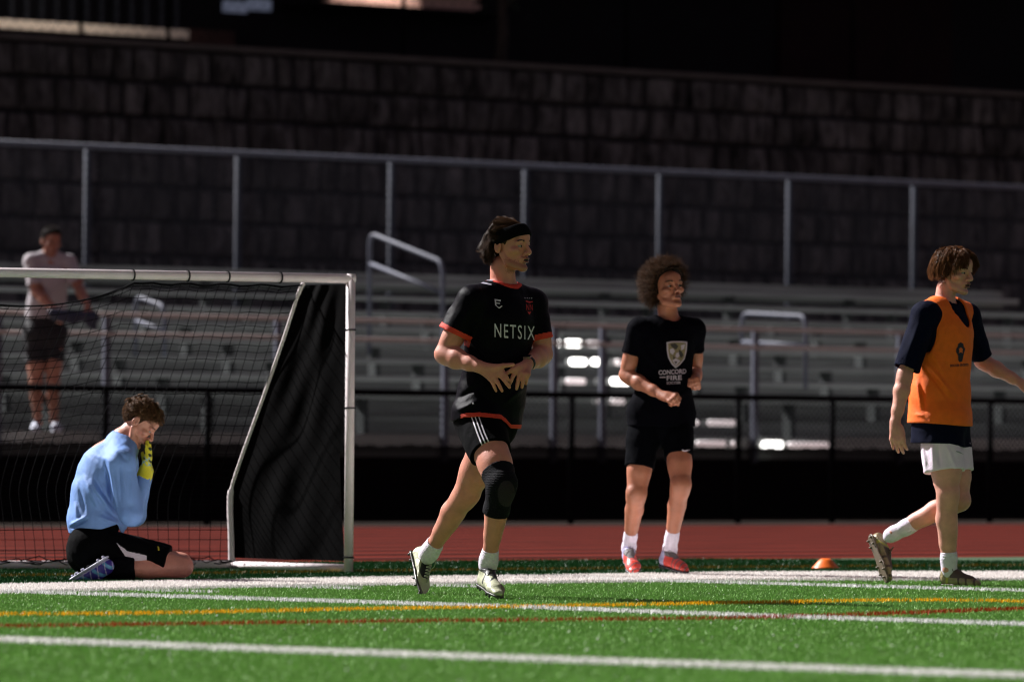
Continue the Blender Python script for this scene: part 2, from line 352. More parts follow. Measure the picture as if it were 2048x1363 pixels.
# ---- turf blades
def turf():
    N = 700000; r = RNG
    Y = 15.2+(36.6-15.2)*r.random(N)**1.25; Xp = (r.random(N)*2-1)*(.094*Y+.45)
    Dq = Xp*N_.x+Y*N_.y; keep = Dq < D_TRK0-.02; Xp, Y = Xp[keep], Y[keep]; N = len(Y)
    # jittered colour
    base = np.stack([.235+0*Y, .44+0*Y, .115+0*Y], 1)
    tone = .84+.32*r.random(N)+.10*wob(Xp, Y, 0*Y, 5.0, 3)
    far = np.zeros(N, bool)
    def ycurve(pts):
        g = [ground(x, y, .008) for x, y in polyline_interp(pts, 60)]
        return np.array([p.x for p in g]), np.array([p.y for p in g])
    # beyond the wide border the pile is darker
    gx, gy = ycurve(WIDE_TOP); ytop = np.interp(Xp, gx, gy); gx2, gy2 = ycurve(WIDE_BOT); ybot = np.interp(Xp, gx2, gy2)
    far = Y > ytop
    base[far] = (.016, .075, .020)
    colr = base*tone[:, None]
    H = .010+.009*r.random(N)
    inw = (Y > ybot) & (Y < ytop)
    H[inw] = .018+.006*r.random(inw.sum())
    colr[inw] = np.array([.80, .77, .74])*(.9+.12*r.random(inw.sum()))[:, None]
    for px, wd, c, dn in ALL_LINES:
        g = [ground(x, y, .008) for x, y in polyline_interp(px, 50)]
        d = np.full(N, 9.0)
        gxx = np.array([p.x for p in g]); gyy = np.array([p.y for p in g])
        m0 = (np.abs(Y-np.interp(Xp, gxx, gyy)) < 1.2) & (Xp > gxx[0]-.1) & (Xp < gxx[-1]+.1); ii = np.nonzero(m0)[0]
        dd = np.full(len(ii), 9.0)
        for j in range(len(g)-1):
            ax, ay, bx, by = gxx[j], gyy[j], gxx[j+1], gyy[j+1]; L = (bx-ax)**2+(by-ay)**2
            h = np.clip(((Xp[ii]-ax)*(bx-ax)+(Y[ii]-ay)*(by-ay))/L, 0, 1)
            dd = np.minimum(dd, np.hypot(Xp[ii]-ax-h*(bx-ax), Y[ii]-ay-h*(by-ay)))
        wd = wd*2.4
        on = (dd < wd/2+r.normal(0, .006, len(ii))) & (r.random(len(ii)) < dn); k = ii[on]; H[k] = .022+.006*r.random(len(k))
        colr[k] = np.array(c)*(.88+.16*r.random(len(k)))[:, None]
    # pale infill crumbs / glints
    W = .0022+.00008*Y
    a = r.random(N)*math.pi; lx, ly = r.normal(0, .008, N), r.normal(0, .008, N)-.003
    b0 = np.stack([Xp-np.cos(a)*W, Y-np.sin(a)*W*.6, 0*Y], 1); b1 = np.stack([Xp+np.cos(a)*W, Y+np.sin(a)*W*.6, 0*Y], 1)
    tp = np.stack([Xp+lx, Y+ly, H], 1)
    V = np.stack([b0, b1, tp], 1).reshape(-1, 3); Fq = np.arange(3*N).reshape(-1, 3)
    me = np_mesh('turf_blades', V, Fq)
    at_ = me.color_attributes.new('blade', 'FLOAT_COLOR', 'POINT'); cc = np.ones((3*N, 4), np.float32); cc[:, :3] = np.repeat(colr, 3, 0)
    at_.data.foreach_set('color', cc.ravel())
    m = mat('turf_fibre', (.04, .15, .02), .42, attr='blade', spec=.10, trans=.06)
    link('turf_blades', me, m, kind='stuff')
    # scattered pale crumbs that glint in the floodlight
    n = 420; Yc = 16+14*r.random(n); Xc = (r.random(n)*2-1)*(.094*Yc+.3); s = .0016+.003*r.random(n)**2; mb = MB()
    for i in range(n):
        x, y, z, q = Xc[i], Yc[i], .019+.006*random.random(), s[i]
        mb.add([(x-q, y, z), (x, y-q, z), (x+q, y, z), (x, y+q, z), (x, y, z+q*1.5)], [(0, 1, 4), (1, 2, 4), (2, 3, 4), (3, 0, 4), (3, 2, 1, 0)])
    mb.build('turf_infill_crumbs', mat('infill_crumb', (.6, .6, .55), .3), kind='stuff')
turf()
# ---- helpers for the stand frame
def tQ(p): return Q(*p)
def bar(mb, p0, p1, r, n=8): mb.tube([Q(*p0), Q(*p1)], r, n); return mb
def chainlink(name, t0, t1, D, z0, z1, sp, wire, m, parent):
    mb = MB(); H = z1-z0; c = t0-H
    while c < t1:
        for s in (0, 1):
            ta, tb = c, c+H; za, zb = (z0, z1) if s == 0 else (z1, z0)
            lo, hi = max(ta, t0), min(tb, t1)
            if hi-lo > .02:
                f = lambda t: za+(zb-za)*(t-ta)/H
                p, q = Q(lo, D+s*wire, f(lo)), Q(hi, D+s*wire, f(hi))
                u = (q-p).normalized(); v = u.cross(N_).normalized()*wire; w_ = N_*wire*-1.2
                mb.add([p-v, p+v, p+w_, q-v, q+v, q+w_], [(0, 3, 5, 2), (1, 2, 5, 4), (0, 1, 4, 3)])
        c += sp
    return mb.build(name, m, parent)
def t_of(px, D): return hit(px, 880, D)[0]
# ---- low black fence
def low_fence():
    D = D_FENCE; t0, t1 = t_of(-260, D), t_of(2320, D); root = empty('chain_link_fence', label='low black chain link fence with dark windscreen along the running track', cat='fence')
    mb = MB(); bar(mb, (t0, D, 1.19), (t1, D, 1.19), .030); o = mb.build('top_rail', M['blackpipe'], root, True)
    for px in (-230, 218, 424, 640, 1152, 1486, 1674, 1990, 2290):
        mb = MB(); t = t_of(px, D); bar(mb, (t, D+.07, 0), (t, D+.07, 1.17), .030); mb.build('post', M['blackpipe'], root, True)
    chainlink('chain_mesh', t0, t1, D-.04, .66, 1.17, .062, .0045, M['blackpipe'], root)
    n = 260; vs = []
    for i in range(n+1):
        t = t0+(t1-t0)*i/n; z1 = .715+.008*math.sin(i*1.7)+.006*math.sin(i*.53)
        for z in (.0, .24, .48, z1): vs.append(Q(t, D-.075+.012*math.sin(i*.9+z*5)+.006*math.sin(i*2.3), z))
    fs = [(4*i+k, 4*i+4+k, 4*i+5+k, 4*i+1+k) for i in range(n) for k in range(3)]
    me = bpy.data.meshes.new('windscreen'); me.from_pydata([tuple(v) for v in vs], [], fs); me.update(); link('windscreen', me, M['blackmesh'], root, smooth=True)
    return root
low_fence()
# ---- bleachers
DK = .80
def bleachers():
    t0, t1 = t_of(-300, 45), t_of(2380, 48); r0 = Q(0, 44, 0)
    root = empty('bleacher_stand', label='grey aluminium bleacher stand of empty benches rising behind the track fence', cat='bleachers')
    mb = MB(); mb.box((t0, 43.75, DK-.05), (t1, 45.1, DK), Q); mb.build('walkway_deck', M['alu_d'], root)
    mb = MB(); mb.box((t0, 43.70, DK-.20), (t1, 43.745, DK+.02), Q); mb.build('deck_fascia', M['alu'], root)
    for i in range(8):
        z = DK+.185*i; D0 = 45.1+.78*i
        mb = MB()
        mb.box((t0, D0+.04, z-.03), (t1, D0+.74, z), Q)                         # foot plank
        mb.build('foot_plank', M['alu_d'], root)
        if i: mb = MB(); mb.box((t0, D0-.002, z-.165), (t1, D0+.03, z+.012), Q); mb.build('riser', M['alu_d'], root)
        mb = MB()
        # seat plank with rolled nose
        zs = z+.42; D1 = D0+.40
        prof = [(D1+.01, zs-.048), (D1, zs-.035), (D1, zs-.012), (D1+.012, zs), (D1+.25, zs), (D1+.26, zs-.012), (D1+.26, zs-.048)]
        L = []
        for t in (t0, t1): L += [Q(t, a, b) for a, b in prof]
        k = len(prof); mb.add(L, [(j, (j+1) % k, k+(j+1) % k, k+j) for j in range(k)]+[tuple(range(k-1, -1, -1)), tuple(range(k, 2*k))])
        mb.build('seat_plank', M['alu'], root)
        if i == 7:
            mb = MB(); mb.box((t0, D1+.30, zs-.10), (t1, D1+.33, zs+.10), Q); mb.build('back_rail_plank', M['alu_d'], root)
    # supports
    k = 0; t = t0+.7
    while t < t1:
        for i in range(8):
            z = DK+.185*i; D0 = 45.1+.78*i
            mb = MB(); mb.box((t-.03, D0+.46, z), (t+.03, D0+.60, z+.37), Q); mb.build('seat_bracket', M['bracket'], root)
        t += 1.83
    # closing backs
    return root
bleachers()
bk = MB(); bk.box((t_of(-300, 51.75), 51.75, 0), (t_of(2380, 51.8), 51.8, 2.12), Q)  # dark sheet added to stand for the shade behind the benches
props(bk.build('shade_panel', M['dark']), label='added dark panel for the shade behind the aluminium bleachers', cat='panel')
sk = MB(); sk.box((t_of(-300, 45.5), 45.45, 0), (t_of(2380, 45.5), 45.5, .62), Q)  # second dark sheet, stands for the shade under the walkway
props(sk.build('shade_panel', M['dark']), label='added low dark panel for the shade under the bleacher walkway behind the black fence', cat='panel')
# guard rail in front of the walkway
def guard():
    D = 43.62; t0, t1 = t_of(-300, D), t_of(2380, D)
    root = empty('guard_rail', label='two pipe guard rail with grey posts along the bleacher walkway', cat='railing')
    for z in (1.89, 1.71):
        mb = MB(); bar(mb, (t0, D, z), (t1, D, z), .021); mb.build('rail', M['alu_l'], root, True)
    for px in (-180, 0, 217, 560, 895, 1113, 1210, 1515, 1805, 2080, 2330):
        mb = MB(); t = t_of(px, D); mb.box((t-.032, D+.025, .56), (t+.032, D+.07, 1.87), Q); mb.build('post', M['galv'], root)
guard()
def aisle_rail(px0, y0, px1, y1, D0, D1, drop0, drop1, mid, label, r=.024):
    """loop rail rising away from the pitch: low end (px1,y1) near, high end (px0,y0) far"""
    a = hit(px0, y0, D0); b = hit(px1, y1, D1)
    A = Vector((a[0], D0, a[1])); B = Vector((b[0], D1, b[1])); root = empty('aisle_handrail', label=label, cat='handrail', group='curved handrails on the bleacher aisles')
    u = (B-A).normalized(); dn = Vector((0, 0, -1)); c = .10
    P = [A+dn*drop0, A+dn*(c*1.2), A+dn*.03+u*.03, A+u*c, B-u*c, B-u*.03+dn*.03, B+dn*c*1.2, B+dn*drop1]
    pts = [P[0]]+bez(P[1:4], 5)+bez(P[4:7], 5)+[P[7]]
    mb = MB(); mb.tube([Q(*p) for p in pts], r, 10); mb.build('rail', M['galv'], root, True)
    mb = MB(); mb.tube([Q(*(A+dn*mid)), Q(*(B+dn*mid))], r*.85, 8); mb.build('middle_rail', M['galv'], root, True)
aisle_rail(740, 466, 886, 524, 47.6, 46.3, 1.25, 1.05, .31, 'curved grey handrail rising above the benches left of the player in black')
aisle_rail(272, 592, 330, 612, 47.0, 46.4, .60, .5, .24, 'small curved pale handrail seen through the goal net')
aisle_rail(1484, 626, 1612, 632, 46.2, 45.0, .35, .75, .30, 'low looped handrail between the curly haired runner and the orange bib')
# added glowing strips for bright spots of unknown source between the planks
def glow_strip(x0, x1, y, D, m, label, r=.032):
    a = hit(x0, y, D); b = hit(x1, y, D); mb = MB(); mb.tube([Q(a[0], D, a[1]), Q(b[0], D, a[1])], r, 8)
    root = empty('added_glow', Q(a[0], D, a[1]), label=label, cat='glow_strip', group='added glow strips between the bleacher planks')
    o = mb.build('glow_core', m, root, True); o.matrix_parent_inverse = Matrix.Translation(-root.location)
    mb = MB(); mb.box((a[0]-.03, D+.035, a[1]-.03), (b[0]+.03, D+.06, a[1]+.03), Q); o = mb.build('glow_backing', M['alu_d'], root); o.matrix_parent_inverse = Matrix.Translation(-root.location)
GLOWS = [(1104, 1122, 686, 'tube', 'short white added glow beside the red sleeve cuff of the player in black'),
         (1128, 1165, 686, 'tube', 'uppermost long white added glow right of the player in black'),
         (1170, 1206, 687, 'tubep', 'pinkish added glow beside the uppermost long white glow'),
         (1137, 1175, 723, 'tube', 'left half of the brightest white glow in the second row of added glows'),
         (1180, 1208, 723, 'tube', 'right half of the brightest white glow in the second row of added glows'),
         (1226, 1246, 724, 'tubep', 'dim white glow left of the runner elbow in the second row of added glows'),
         (1128, 1174, 762, 'tubep', 'pale pink glow in the third row of added glows'),
         (1196, 1209, 762, 'tubep', 'round small glow in the third row of added glows'),
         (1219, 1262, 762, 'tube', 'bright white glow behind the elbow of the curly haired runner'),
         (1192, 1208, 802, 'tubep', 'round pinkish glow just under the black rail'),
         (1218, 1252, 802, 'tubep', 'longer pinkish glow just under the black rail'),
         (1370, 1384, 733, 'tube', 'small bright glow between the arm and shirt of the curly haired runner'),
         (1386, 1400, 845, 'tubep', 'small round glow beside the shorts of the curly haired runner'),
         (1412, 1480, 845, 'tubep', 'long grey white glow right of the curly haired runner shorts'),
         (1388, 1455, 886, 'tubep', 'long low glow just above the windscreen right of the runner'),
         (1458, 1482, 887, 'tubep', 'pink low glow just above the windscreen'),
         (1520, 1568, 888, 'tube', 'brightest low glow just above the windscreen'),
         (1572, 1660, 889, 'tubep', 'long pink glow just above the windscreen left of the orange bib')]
for x0, x1, y, m, lb in GLOWS: glow_strip(x0+6, x1-6, y, 44.9 if y < 870 else 43.55, M[m], lb, .036 if m == 'tube' else .030)
# ---- tall galvanised fence
def tall_fence():
    D = 52.2; t0, t1 = t_of(-330, D), t_of(2420, D)
    root = empty('tall_chain_link_fence', label='tall grey galvanised chain link fence behind the bleachers', cat='fence')
    mb = MB(); bar(mb, (t0, D, 3.94), (t1, D, 3.94), .034); mb.build('top_rail', M['galv'], root, True)
    t = t_of(178, D)-1.865
    for px in (-130, 178, 480, 787, 1056, 1325, 1584, 1834, 2075, 2320):
        mb = MB(); t = t_of(px, D); bar(mb, (t, D+.075, 0), (t, D+.075, 3.92), .043, 10); mb.build('post', M['galv_p'], root, True)
    chainlink('chain_mesh', t0, t1, D-.045, 2.0, 3.91, .085, .0042, M['galv_d'], root)
tall_fence()
# ---- retaining wall of split faced blocks
def retaining():
    D = 59.0; t0, t1 = t_of(-400, D), t_of(2500, D); top = 5.62; ch = .43; mb = MB(); row = 0; z = top
    while z > .9:
        t = t0-(.3 if row % 2 else 0)-random.random()*.2
        while t < t1:
            wd = random.choice((.30, .42, .36, .50, .26)); g = .008; d = random.uniform(-.06, .04)
            a, b, c0, c1 = t+g, t+wd-g, z-ch+g*1.6, z-g*1.2; ins = .035
            j = lambda: random.uniform(-.02, .03)
            vs = [Q(a, D+d+.10, c0), Q(b, D+d+.10, c0), Q(b, D+d+.10, c1), Q(a, D+d+.10, c1),
                  Q(a+ins, D+d+j(), c0+ins), Q(b-ins, D+d+j(), c0+ins), Q(b-ins, D+d+j(), c1-ins), Q(a+ins, D+d+j(), c1-ins), Q((a+b)/2+j(), D+d-.05+j(), (c0+c1)/2+j())]
            mb.add(vs, [(0, 1, 5, 4), (1, 2, 6, 5), (2, 3, 7, 6), (3, 0, 4, 7), (4, 5, 8), (5, 6, 8), (6, 7, 8), (7, 4, 8)]); t += wd
        z -= ch; row += 1
    root = empty('retaining_wall', label='high dark retaining wall of rough split faced blocks', cat='wall')
    mb.build('block_courses', M['block'], root)
    m2 = MB(); m2.box((t0, D+.06, 0), (t1, D+.9, top), Q); m2.build('core', M['dark'], root)
    m3 = MB(); m3.box((t0, D-.08, top+.003), (t1, D+.9, top+.07), Q); m3.build('cap', M['blockcap'], root)
retaining()
sheet('terrace', [Q(-70, 59.9, 5.60), Q(90, 59.9, 5.60), Q(90, 110, 5.60), Q(-70, 110, 5.60)], M['dirt'], kind='structure')
def upper():
    D = 66.0
    # thin fence on the terrace
    Df = 60.3; root = empty('terrace_fence', label='thin dark post fence standing on top of the retaining wall', cat='fence')
    for px in (155, 330, 800, 1247, 1700): mb = MB(); t = t_of(px, Df); bar(mb, (t, Df, 5.60), (t, Df, 8.4), .028); mb.build('post', M['blackpipe'], root, True)
    chainlink('chain_mesh', t_of(-300, Df), t_of(2400, Df), Df-.03, 5.7, 8.3, .16, .003, M['blackpipe'], root)
    mb = MB(); bar(mb, (t_of(-300, Df), Df, 8.4), (t_of(2400, Df), Df, 8.4), .025); mb.build('top_rail', M['blackpipe'], root, True)
    root = empty('school_building', label='dark building above the retaining wall with a lit brick band and a pale ledge', cat='building')
    t0, t1 = t_of(-500, D), t_of(2600, D)
    mb = MB(); mb.box((t0, D, 5.6), (t1, D+10, 14), Q); mb.build('wall', M['dark'], root)
    mb = MB(); mb.box((t0, D-3.2, 8.6), (t1, D+10, 8.9), Q); mb.build('shade_canopy', M['dark'], root)  # roof added out of view to shade the building wall
    a = hit(0, 47, D-1.5); b = hit(378, 60, D-1.5)
    mb = MB(); mb.box((a[0]-1, D-1.5, a[1]-.06), (b[0], D-1.2, a[1]+.06), Q); mb.build('ledge', M['cream'], root)
    mb = MB(); mb.box((a[0]-1, D-1.35, 5.6), (b[0]+.05, D-1.25, a[1]-.06), Q); mb.build('ledge_base', M['dark'], root)
    a = hit(380, 75, D-.5); b = hit(470, 75, D-.5)
    mb = MB(); mb.box((a[0], D-.5, a[1]-.12), (b[0], D-.02, a[1]+.12), Q); mb.build('brick_pier', M['brick'], root)
    for x0, x1, y0, y1 in ((447, 495, 4, 24), (497, 543, 0, 20)):
        a = hit(x0, y1, D-.03); b = hit(x1, y0, D-.03); mb = MB(); mb.box((a[0], D-.03, a[1]), (b[0], D-.002, b[1]), Q); mb.build('window', M['window'], root)
    a = hit(650, 4, D-.2); b = hit(935, 20, D-.2)
    mb = MB(); n = 0
    t = a[0]
    while t < b[0]:
        for k in range(5):
            mb.box((t+(k % 2)*.1, D-.2, a[1]-.03+k*.07), (t+.19+(k % 2)*.1, D-.12, a[1]+.03+k*.07), Q)
        t += .205
    mb.build('lit_brick_band', M['litbrick'], root)
    mb = MB(); mb.box((a[0]-.6, D-.75, a[1]-.09), (b[0]+.5, D-.002, a[1]-.045), Q); mb.build('spill_shelf', M['dark'], root)  # added to keep the wall light from spilling below the band
    a = hit(1560, 170, D-.06); b = hit(1905, -30, D-.06)
    mb = MB(); mb.box((a[0], D-.06, a[1]), (b[0], D-.002, b[1]+1), Q); mb.build('red_panel', M['darkred'], root)
    # vertical slats at the left
    for k in range(12):
        px = 20+k*30; a = hit(px, 60, D-.04); mb = MB(); mb.box((a[0], D-.05, 5.9), (a[0]+.05, D-.002, 8.5), Q); mb.build('slat', mat('slat_blue', (.035, .042, .055), .6, noise=.3), root)
    for px in (20, 150, 280):
        a = hit(px, 20, D-2.6); pl = bpy.data.lights.new('ledge_lamp_light', 'POINT'); pl.energy = 5; pl.color = (1, .88, .76); pl.shadow_soft_size = .1
        lo = bpy.data.objects.new('ledge_lamp_light', pl); COL.objects.link(lo); lo.location = Q(a[0], D-2.3, a[1]+.30); lo.parent = root
    # wall light on the brick band
    a = hit(800, -20, D-.8); ll = bpy.data.lights.new('wall_lamp_light', 'SPOT'); ll.energy = 42; ll.spot_size = R(95); ll.spot_blend = .2; ll.color = (1, .85, .75); lo = bpy.data.objects.new('wall_lamp_light', ll); COL.objects.link(lo)
    lo.location = Q(a[0], D-.70, a[1]+.55); lo.rotation_euler = (N_*.70+Vector((0, 0, -.55))).to_track_quat('-Z', 'Y').to_euler(); lo.parent = root
upper()
# ---- small tree on the terrace
def tree():
    a = hit(1000, -40, 61.5); root = empty('tree', Q(a[0], 61.5, 5.6), label='small dark leafy tree beside the lit brick band at the top of the photo', cat='tree')
    h = a[1]-5.6; mb = MB(); mb.tube([(0, 0, 0), (.05, 0, h*.5), (0, .05, h), (.05, 0, h+1.2)], [.09, .07, .05, .02], 8)
    for k in range(9):
        an = k*2.4; z = h*.7+k*.15; mb.tube([(0, 0, z), (math.cos(an)*.5, math.sin(an)*.5, z+.4), (math.cos(an)*.9, math.sin(an)*.9, z+.5)], [.03, .02, .008], 5)
    mb.build('trunk', mat('bark', (.03, .022, .016), .9, noise=.4), root, True)
    r = np.random.default_rng(5); mb = MB()
    cl = r.normal(size=(26, 3))*np.array([.55, .55, .35])+np.array([0, 0, h+.65])
    for i in range(2600):
        c = cl[r.integers(26)]+r.normal(size=3)*.17; u = unit(r.normal(size=3))*.045; v = unit(r.normal(size=3))*.028
        mb.add([c-u, c+v, c+u, c-v], [(0, 1, 2, 3)])
    mb.build('crown', mat('night_leaves', (.03, .05, .03), .5, rand=.5, trans=.2), root)
tree()
# ---- goal
def goal():
    P0 = ground(697, 1146); zt = at(697, 557, P0.y).z
    cdir = Vector((-.94, -.34, 0)).normalized(); sdir = (ground(463, 1139)-ground(697, 1146)); sl = sdir.length; sdir = Vector((sdir.x, sdir.y, 0)).normalized()
    root = empty('soccer_goal', P0, label='white framed soccer goal with black net and black side panel', cat='goal')
    def L(p): return Vector(p)-P0
    top = Vector((0, 0, zt)); far = cdir*3.4; rr = .0262
    mb = MB(); mb.tube([(0, 0, 0), top+Vector((0, 0, rr))], rr, 20); mb.build('post', M['white'], root, True)
    mb = MB(); mb.tube([top+cdir*(-rr*.9), top+far], rr, 20); mb.build('crossbar', M['white'], root, True)
    mb = MB(); mb.tube([far, top+far], rr, 16); mb.build('post', M['white'], root, True)
    gb = sdir*sl
    mb = MB(); mb.tube([Vector((0, 0, .03)), gb+Vector((0, 0, .03))], .022, 12); mb.build('side_ground_bar', M['white'], root, True)
    mb = MB(); mb.tube([far+Vector((0, 0, .03)), far+gb+Vector((0, 0, .03))], .022, 12); mb.build('side_ground_bar', M['white'], root, True)
    mb = MB(); mb.tube([gb+Vector((0, 0, .03)), gb+far+Vector((0, 0, .03))], .024, 12); mb.build('back_ground_bar', M['white'], root, True)
    # stanchion in the side plane: pixel path -> point on vertical plane through P0 along sdir
    def side(px, py):
        d = ray(px, py); n = Vector((sdir.y, -sdir.x, 0)); o = Vector((0, 0, CAMH)); k = (P0-o).dot(n)/d.dot(n); return (o+d*k)-P0
    path = [(607, 566), (598, 585), (571, 668), (553, 720), (525, 800), (500, 868), (478, 930), (464, 975), (461, 1010), (463, 1070), (464, 1137)]
    st = [side(*p) for p in path]; sm = bez(st, 5)
    for o_ in (Vector((0, 0, 0)), far):
        mb = MB(); mb.tube([p+o_ for p in sm], [.012 if i < len(sm)*.7 else .021 for i in range(len(sm))], 10); mb.build('stanchion', M['white'], root, True)
    # black side panel cloth between stanchion and post, gently rippled
    n1, n2 = 60, 40; vs = []
    for i in range(n1+1):
        f = i/n1; z = .07+(zt-.07-.03)*f
        # left edge from stanchion at this height
        sl_ = min(sm, key=lambda p: abs(p.z-z)); pr = 0
        for a, b in zip(sm[:-1], sm[1:]):
            if (a.z-z)*(b.z-z) <= 0 and a.z != b.z: sl_ = a.lerp(b, (z-a.z)/(b.z-a.z)); break
        L0 = Vector((sl_.x, sl_.y, z)); rg = sdir*(.03+.05*math.sin(f*math.pi)*(1 if f < .4 else .35)); R0 = Vector((rg.x, rg.y, z))
        if f > .93: L0 = L0.lerp(R0, (f-.93)*1.2)
        for j in range(n2+1):
            g = j/n2; p = L0.lerp(R0, g); nrm = Vector((sdir.y, -sdir.x, 0))
            w_ = (.006*math.sin(g*9+f*7)+.004*math.sin((g*1.2-f)*16)+.002*math.sin(g*23+f*3))*math.sin(math.pi*g)
            vs.append(p+nrm*w_)
    fs = [(i*(n2+1)+j, i*(n2+1)+j+1, (i+1)*(n2+1)+j+1, (i+1)*(n2+1)+j) for i in range(n1) for j in range(n2)]
    me = bpy.data.meshes.new('side_panel'); me.from_pydata([tuple(v) for v in vs], [], fs); me.update()
    link('side_panel', me, mat('black_tarp', (.0014, .0012, .0014), .8, spec=.03, noise=.1, scale=4, bump=.08, bscale=30), root, smooth=True)
    # ties
    for k, px in enumerate((265, 375, 455, 560)):
        d = ray(px, 556); n = Vector((cdir.y, -cdir.x, 0)); kk = (P0-Vector((0, 0, CAMH))).dot(n)/d.dot(n); p = Vector((0, 0, CAMH))+d*kk-P0; p.z = zt
        mb = MB(); mb.tube([p+cdir*.02*math.cos(a)*.3+Vector((cdir.y, -cdir.x, 0))*(rr+.003)*math.cos(a)+Vector((0, 0, (rr+.003)*math.sin(a))) for a in [2*math.pi*q/14 for q in range(15)]], .0045, 5, caps=False); mb.build('tie', M['blackpipe'], root, True)
    for z in (.09, .93, 1.37):
        mb = MB(); mb.tube([(math.cos(a)*(rr+.003), math.sin(a)*(rr+.003), z) for a in [2*math.pi*q/14 for q in range(15)]], .004, 5, caps=False); mb.build('tie', M['blackpipe'], root, True)
    # net: rows and columns of cord from crossbar to the back bar, drooping at the left
    def netpt(u, v):
        """u along crossbar 0..1 from the side stanchion end (3.3 m), v from top to bottom"""
        s = u*3.3
        # drop of the net's head rope away from its ties
        x = s; head = 0.0
        if x > .98: head = .155*math.sin(min((x-.98)/1.35, 1)*math.pi)**.8 if x < 2.33 else .08*abs(math.sin((x-2.33)*3))
        else: head = .012*math.sin(x*14)**2+.01
        i = v*(len(sm)-1); a = int(min(i, len(sm)-2)); p = sm[a].lerp(sm[a+1], i-a)
        p = p+cdir*(s-.0)
        p = p+Vector((0, 0, -head*(1-v)**1.5))
        sag = .06*math.sin(v*math.pi)*math.sin(min(u*1.2, 1)*math.pi); p += sdir*sag*(.6+.4*math.sin(u*9)) + cdir*.02*math.sin(v*7+u*11)
        p.z = max(p.z, .012+.02*abs(math.sin(u*30)))
        return p
    NU, NV = 56, 34; mb = MB()
    for i in range(NU+1): mb.tube([netpt(i/NU, j/NV) for j in range(NV+1)], .0021, 3, caps=False)
    for j in range(1, NV): mb.tube([netpt(i/NU, j/NV) for i in range(NU+1)], .0021, 3, caps=False)
    mb.tube([netpt(i/NU, 0) for i in range(NU+1)], .005, 5, caps=False)
    # bunched cord at the foot of the net
    for q in range(5):
        mb.tube([netpt(i/NU, 1)+Vector((random.uniform(-.03, .03), random.uniform(-.05, .02), random.uniform(0, .05))) for i in range(NU+1)], .003, 4, caps=False)
    mb.build('net', mat('black_net_cord', (.004, .004, .005), .9, spec=.05), root)
goal()
# ---- marker cone
def disc_cone():
    p = ground(1651, 1138); root = empty('disc_cone', p, label='small orange disc cone on the turf near the running track', cat='cone')
    prof = [(.084, 0), (.084, .004), (.074, .012), (.052, .038), (.034, .054), (.025, .060), (.022, .058), (.030, .048), (.048, .030), (.070, .006)]
    n = 32; vs = [(a*math.cos(2*math.pi*k/n), a*math.sin(2*math.pi*k/n), z) for a, z in prof for k in range(n)]
    m = len(prof); fs = [(i*n+k, i*n+(k+1) % n, (i+1)*n+(k+1) % n, (i+1)*n+k) for i in range(m-1) for k in range(n)]
    mb = MB().add(vs, fs); mb.build('shell', mat('orange_plastic', (.85, .16, .012), .4, noise=.08), root, True, loc=(0, 0, .006))
disc_cone()
# ================================================================== PEOPLE: library
def skin(name, c, lip):
    m = mat(name, c, .47, noise=.17, scale=10, bump=.18, bscale=150, spec=.45, sss=.12)
    return m
M['lip'] = mat('lip', (.20, .065, .05), .4, noise=.1)
M['eyewhite'] = mat('eye_white', (.24, .22, .21), .3); M['iris'] = mat('iris', (.02, .012, .008), .15)
M['nail'] = mat('mouth_dark', (.02, .006, .005), .6)
def basis(a, p=0, roll=0):
    """facing a degrees from the camera towards +x, pitch p degrees down; rows forward, left, up"""
    a, p, r = R(a), R(p), R(roll); f = np.array([math.sin(a), -math.cos(a), 0]); z = np.array([0, 0, 1.]); l = np.array([math.cos(a), math.sin(a), 0])
    f2 = f*math.cos(p)-z*math.sin(p); u2 = z*math.cos(p)+f*math.sin(p)
    l3 = l*math.cos(r)+u2*math.sin(r); u3 = u2*math.cos(r)-l*math.sin(r); return np.array([f2, l3, u3])
class Fig:
    def __init__(s, cx, gy, label, **k):
        s.o = ground(cx, gy); s.root = empty('person', s.o, label=label, cat='person', **k); s.d = s.o.y; s.P = {}
    def J(s, px, py, dy=0.0):
        v = at(px, py, s.d+dy)-s.o; return np.array(v, float)
    def link(s, name, me, m, **k): return link(name, me, m, s.root, **k)
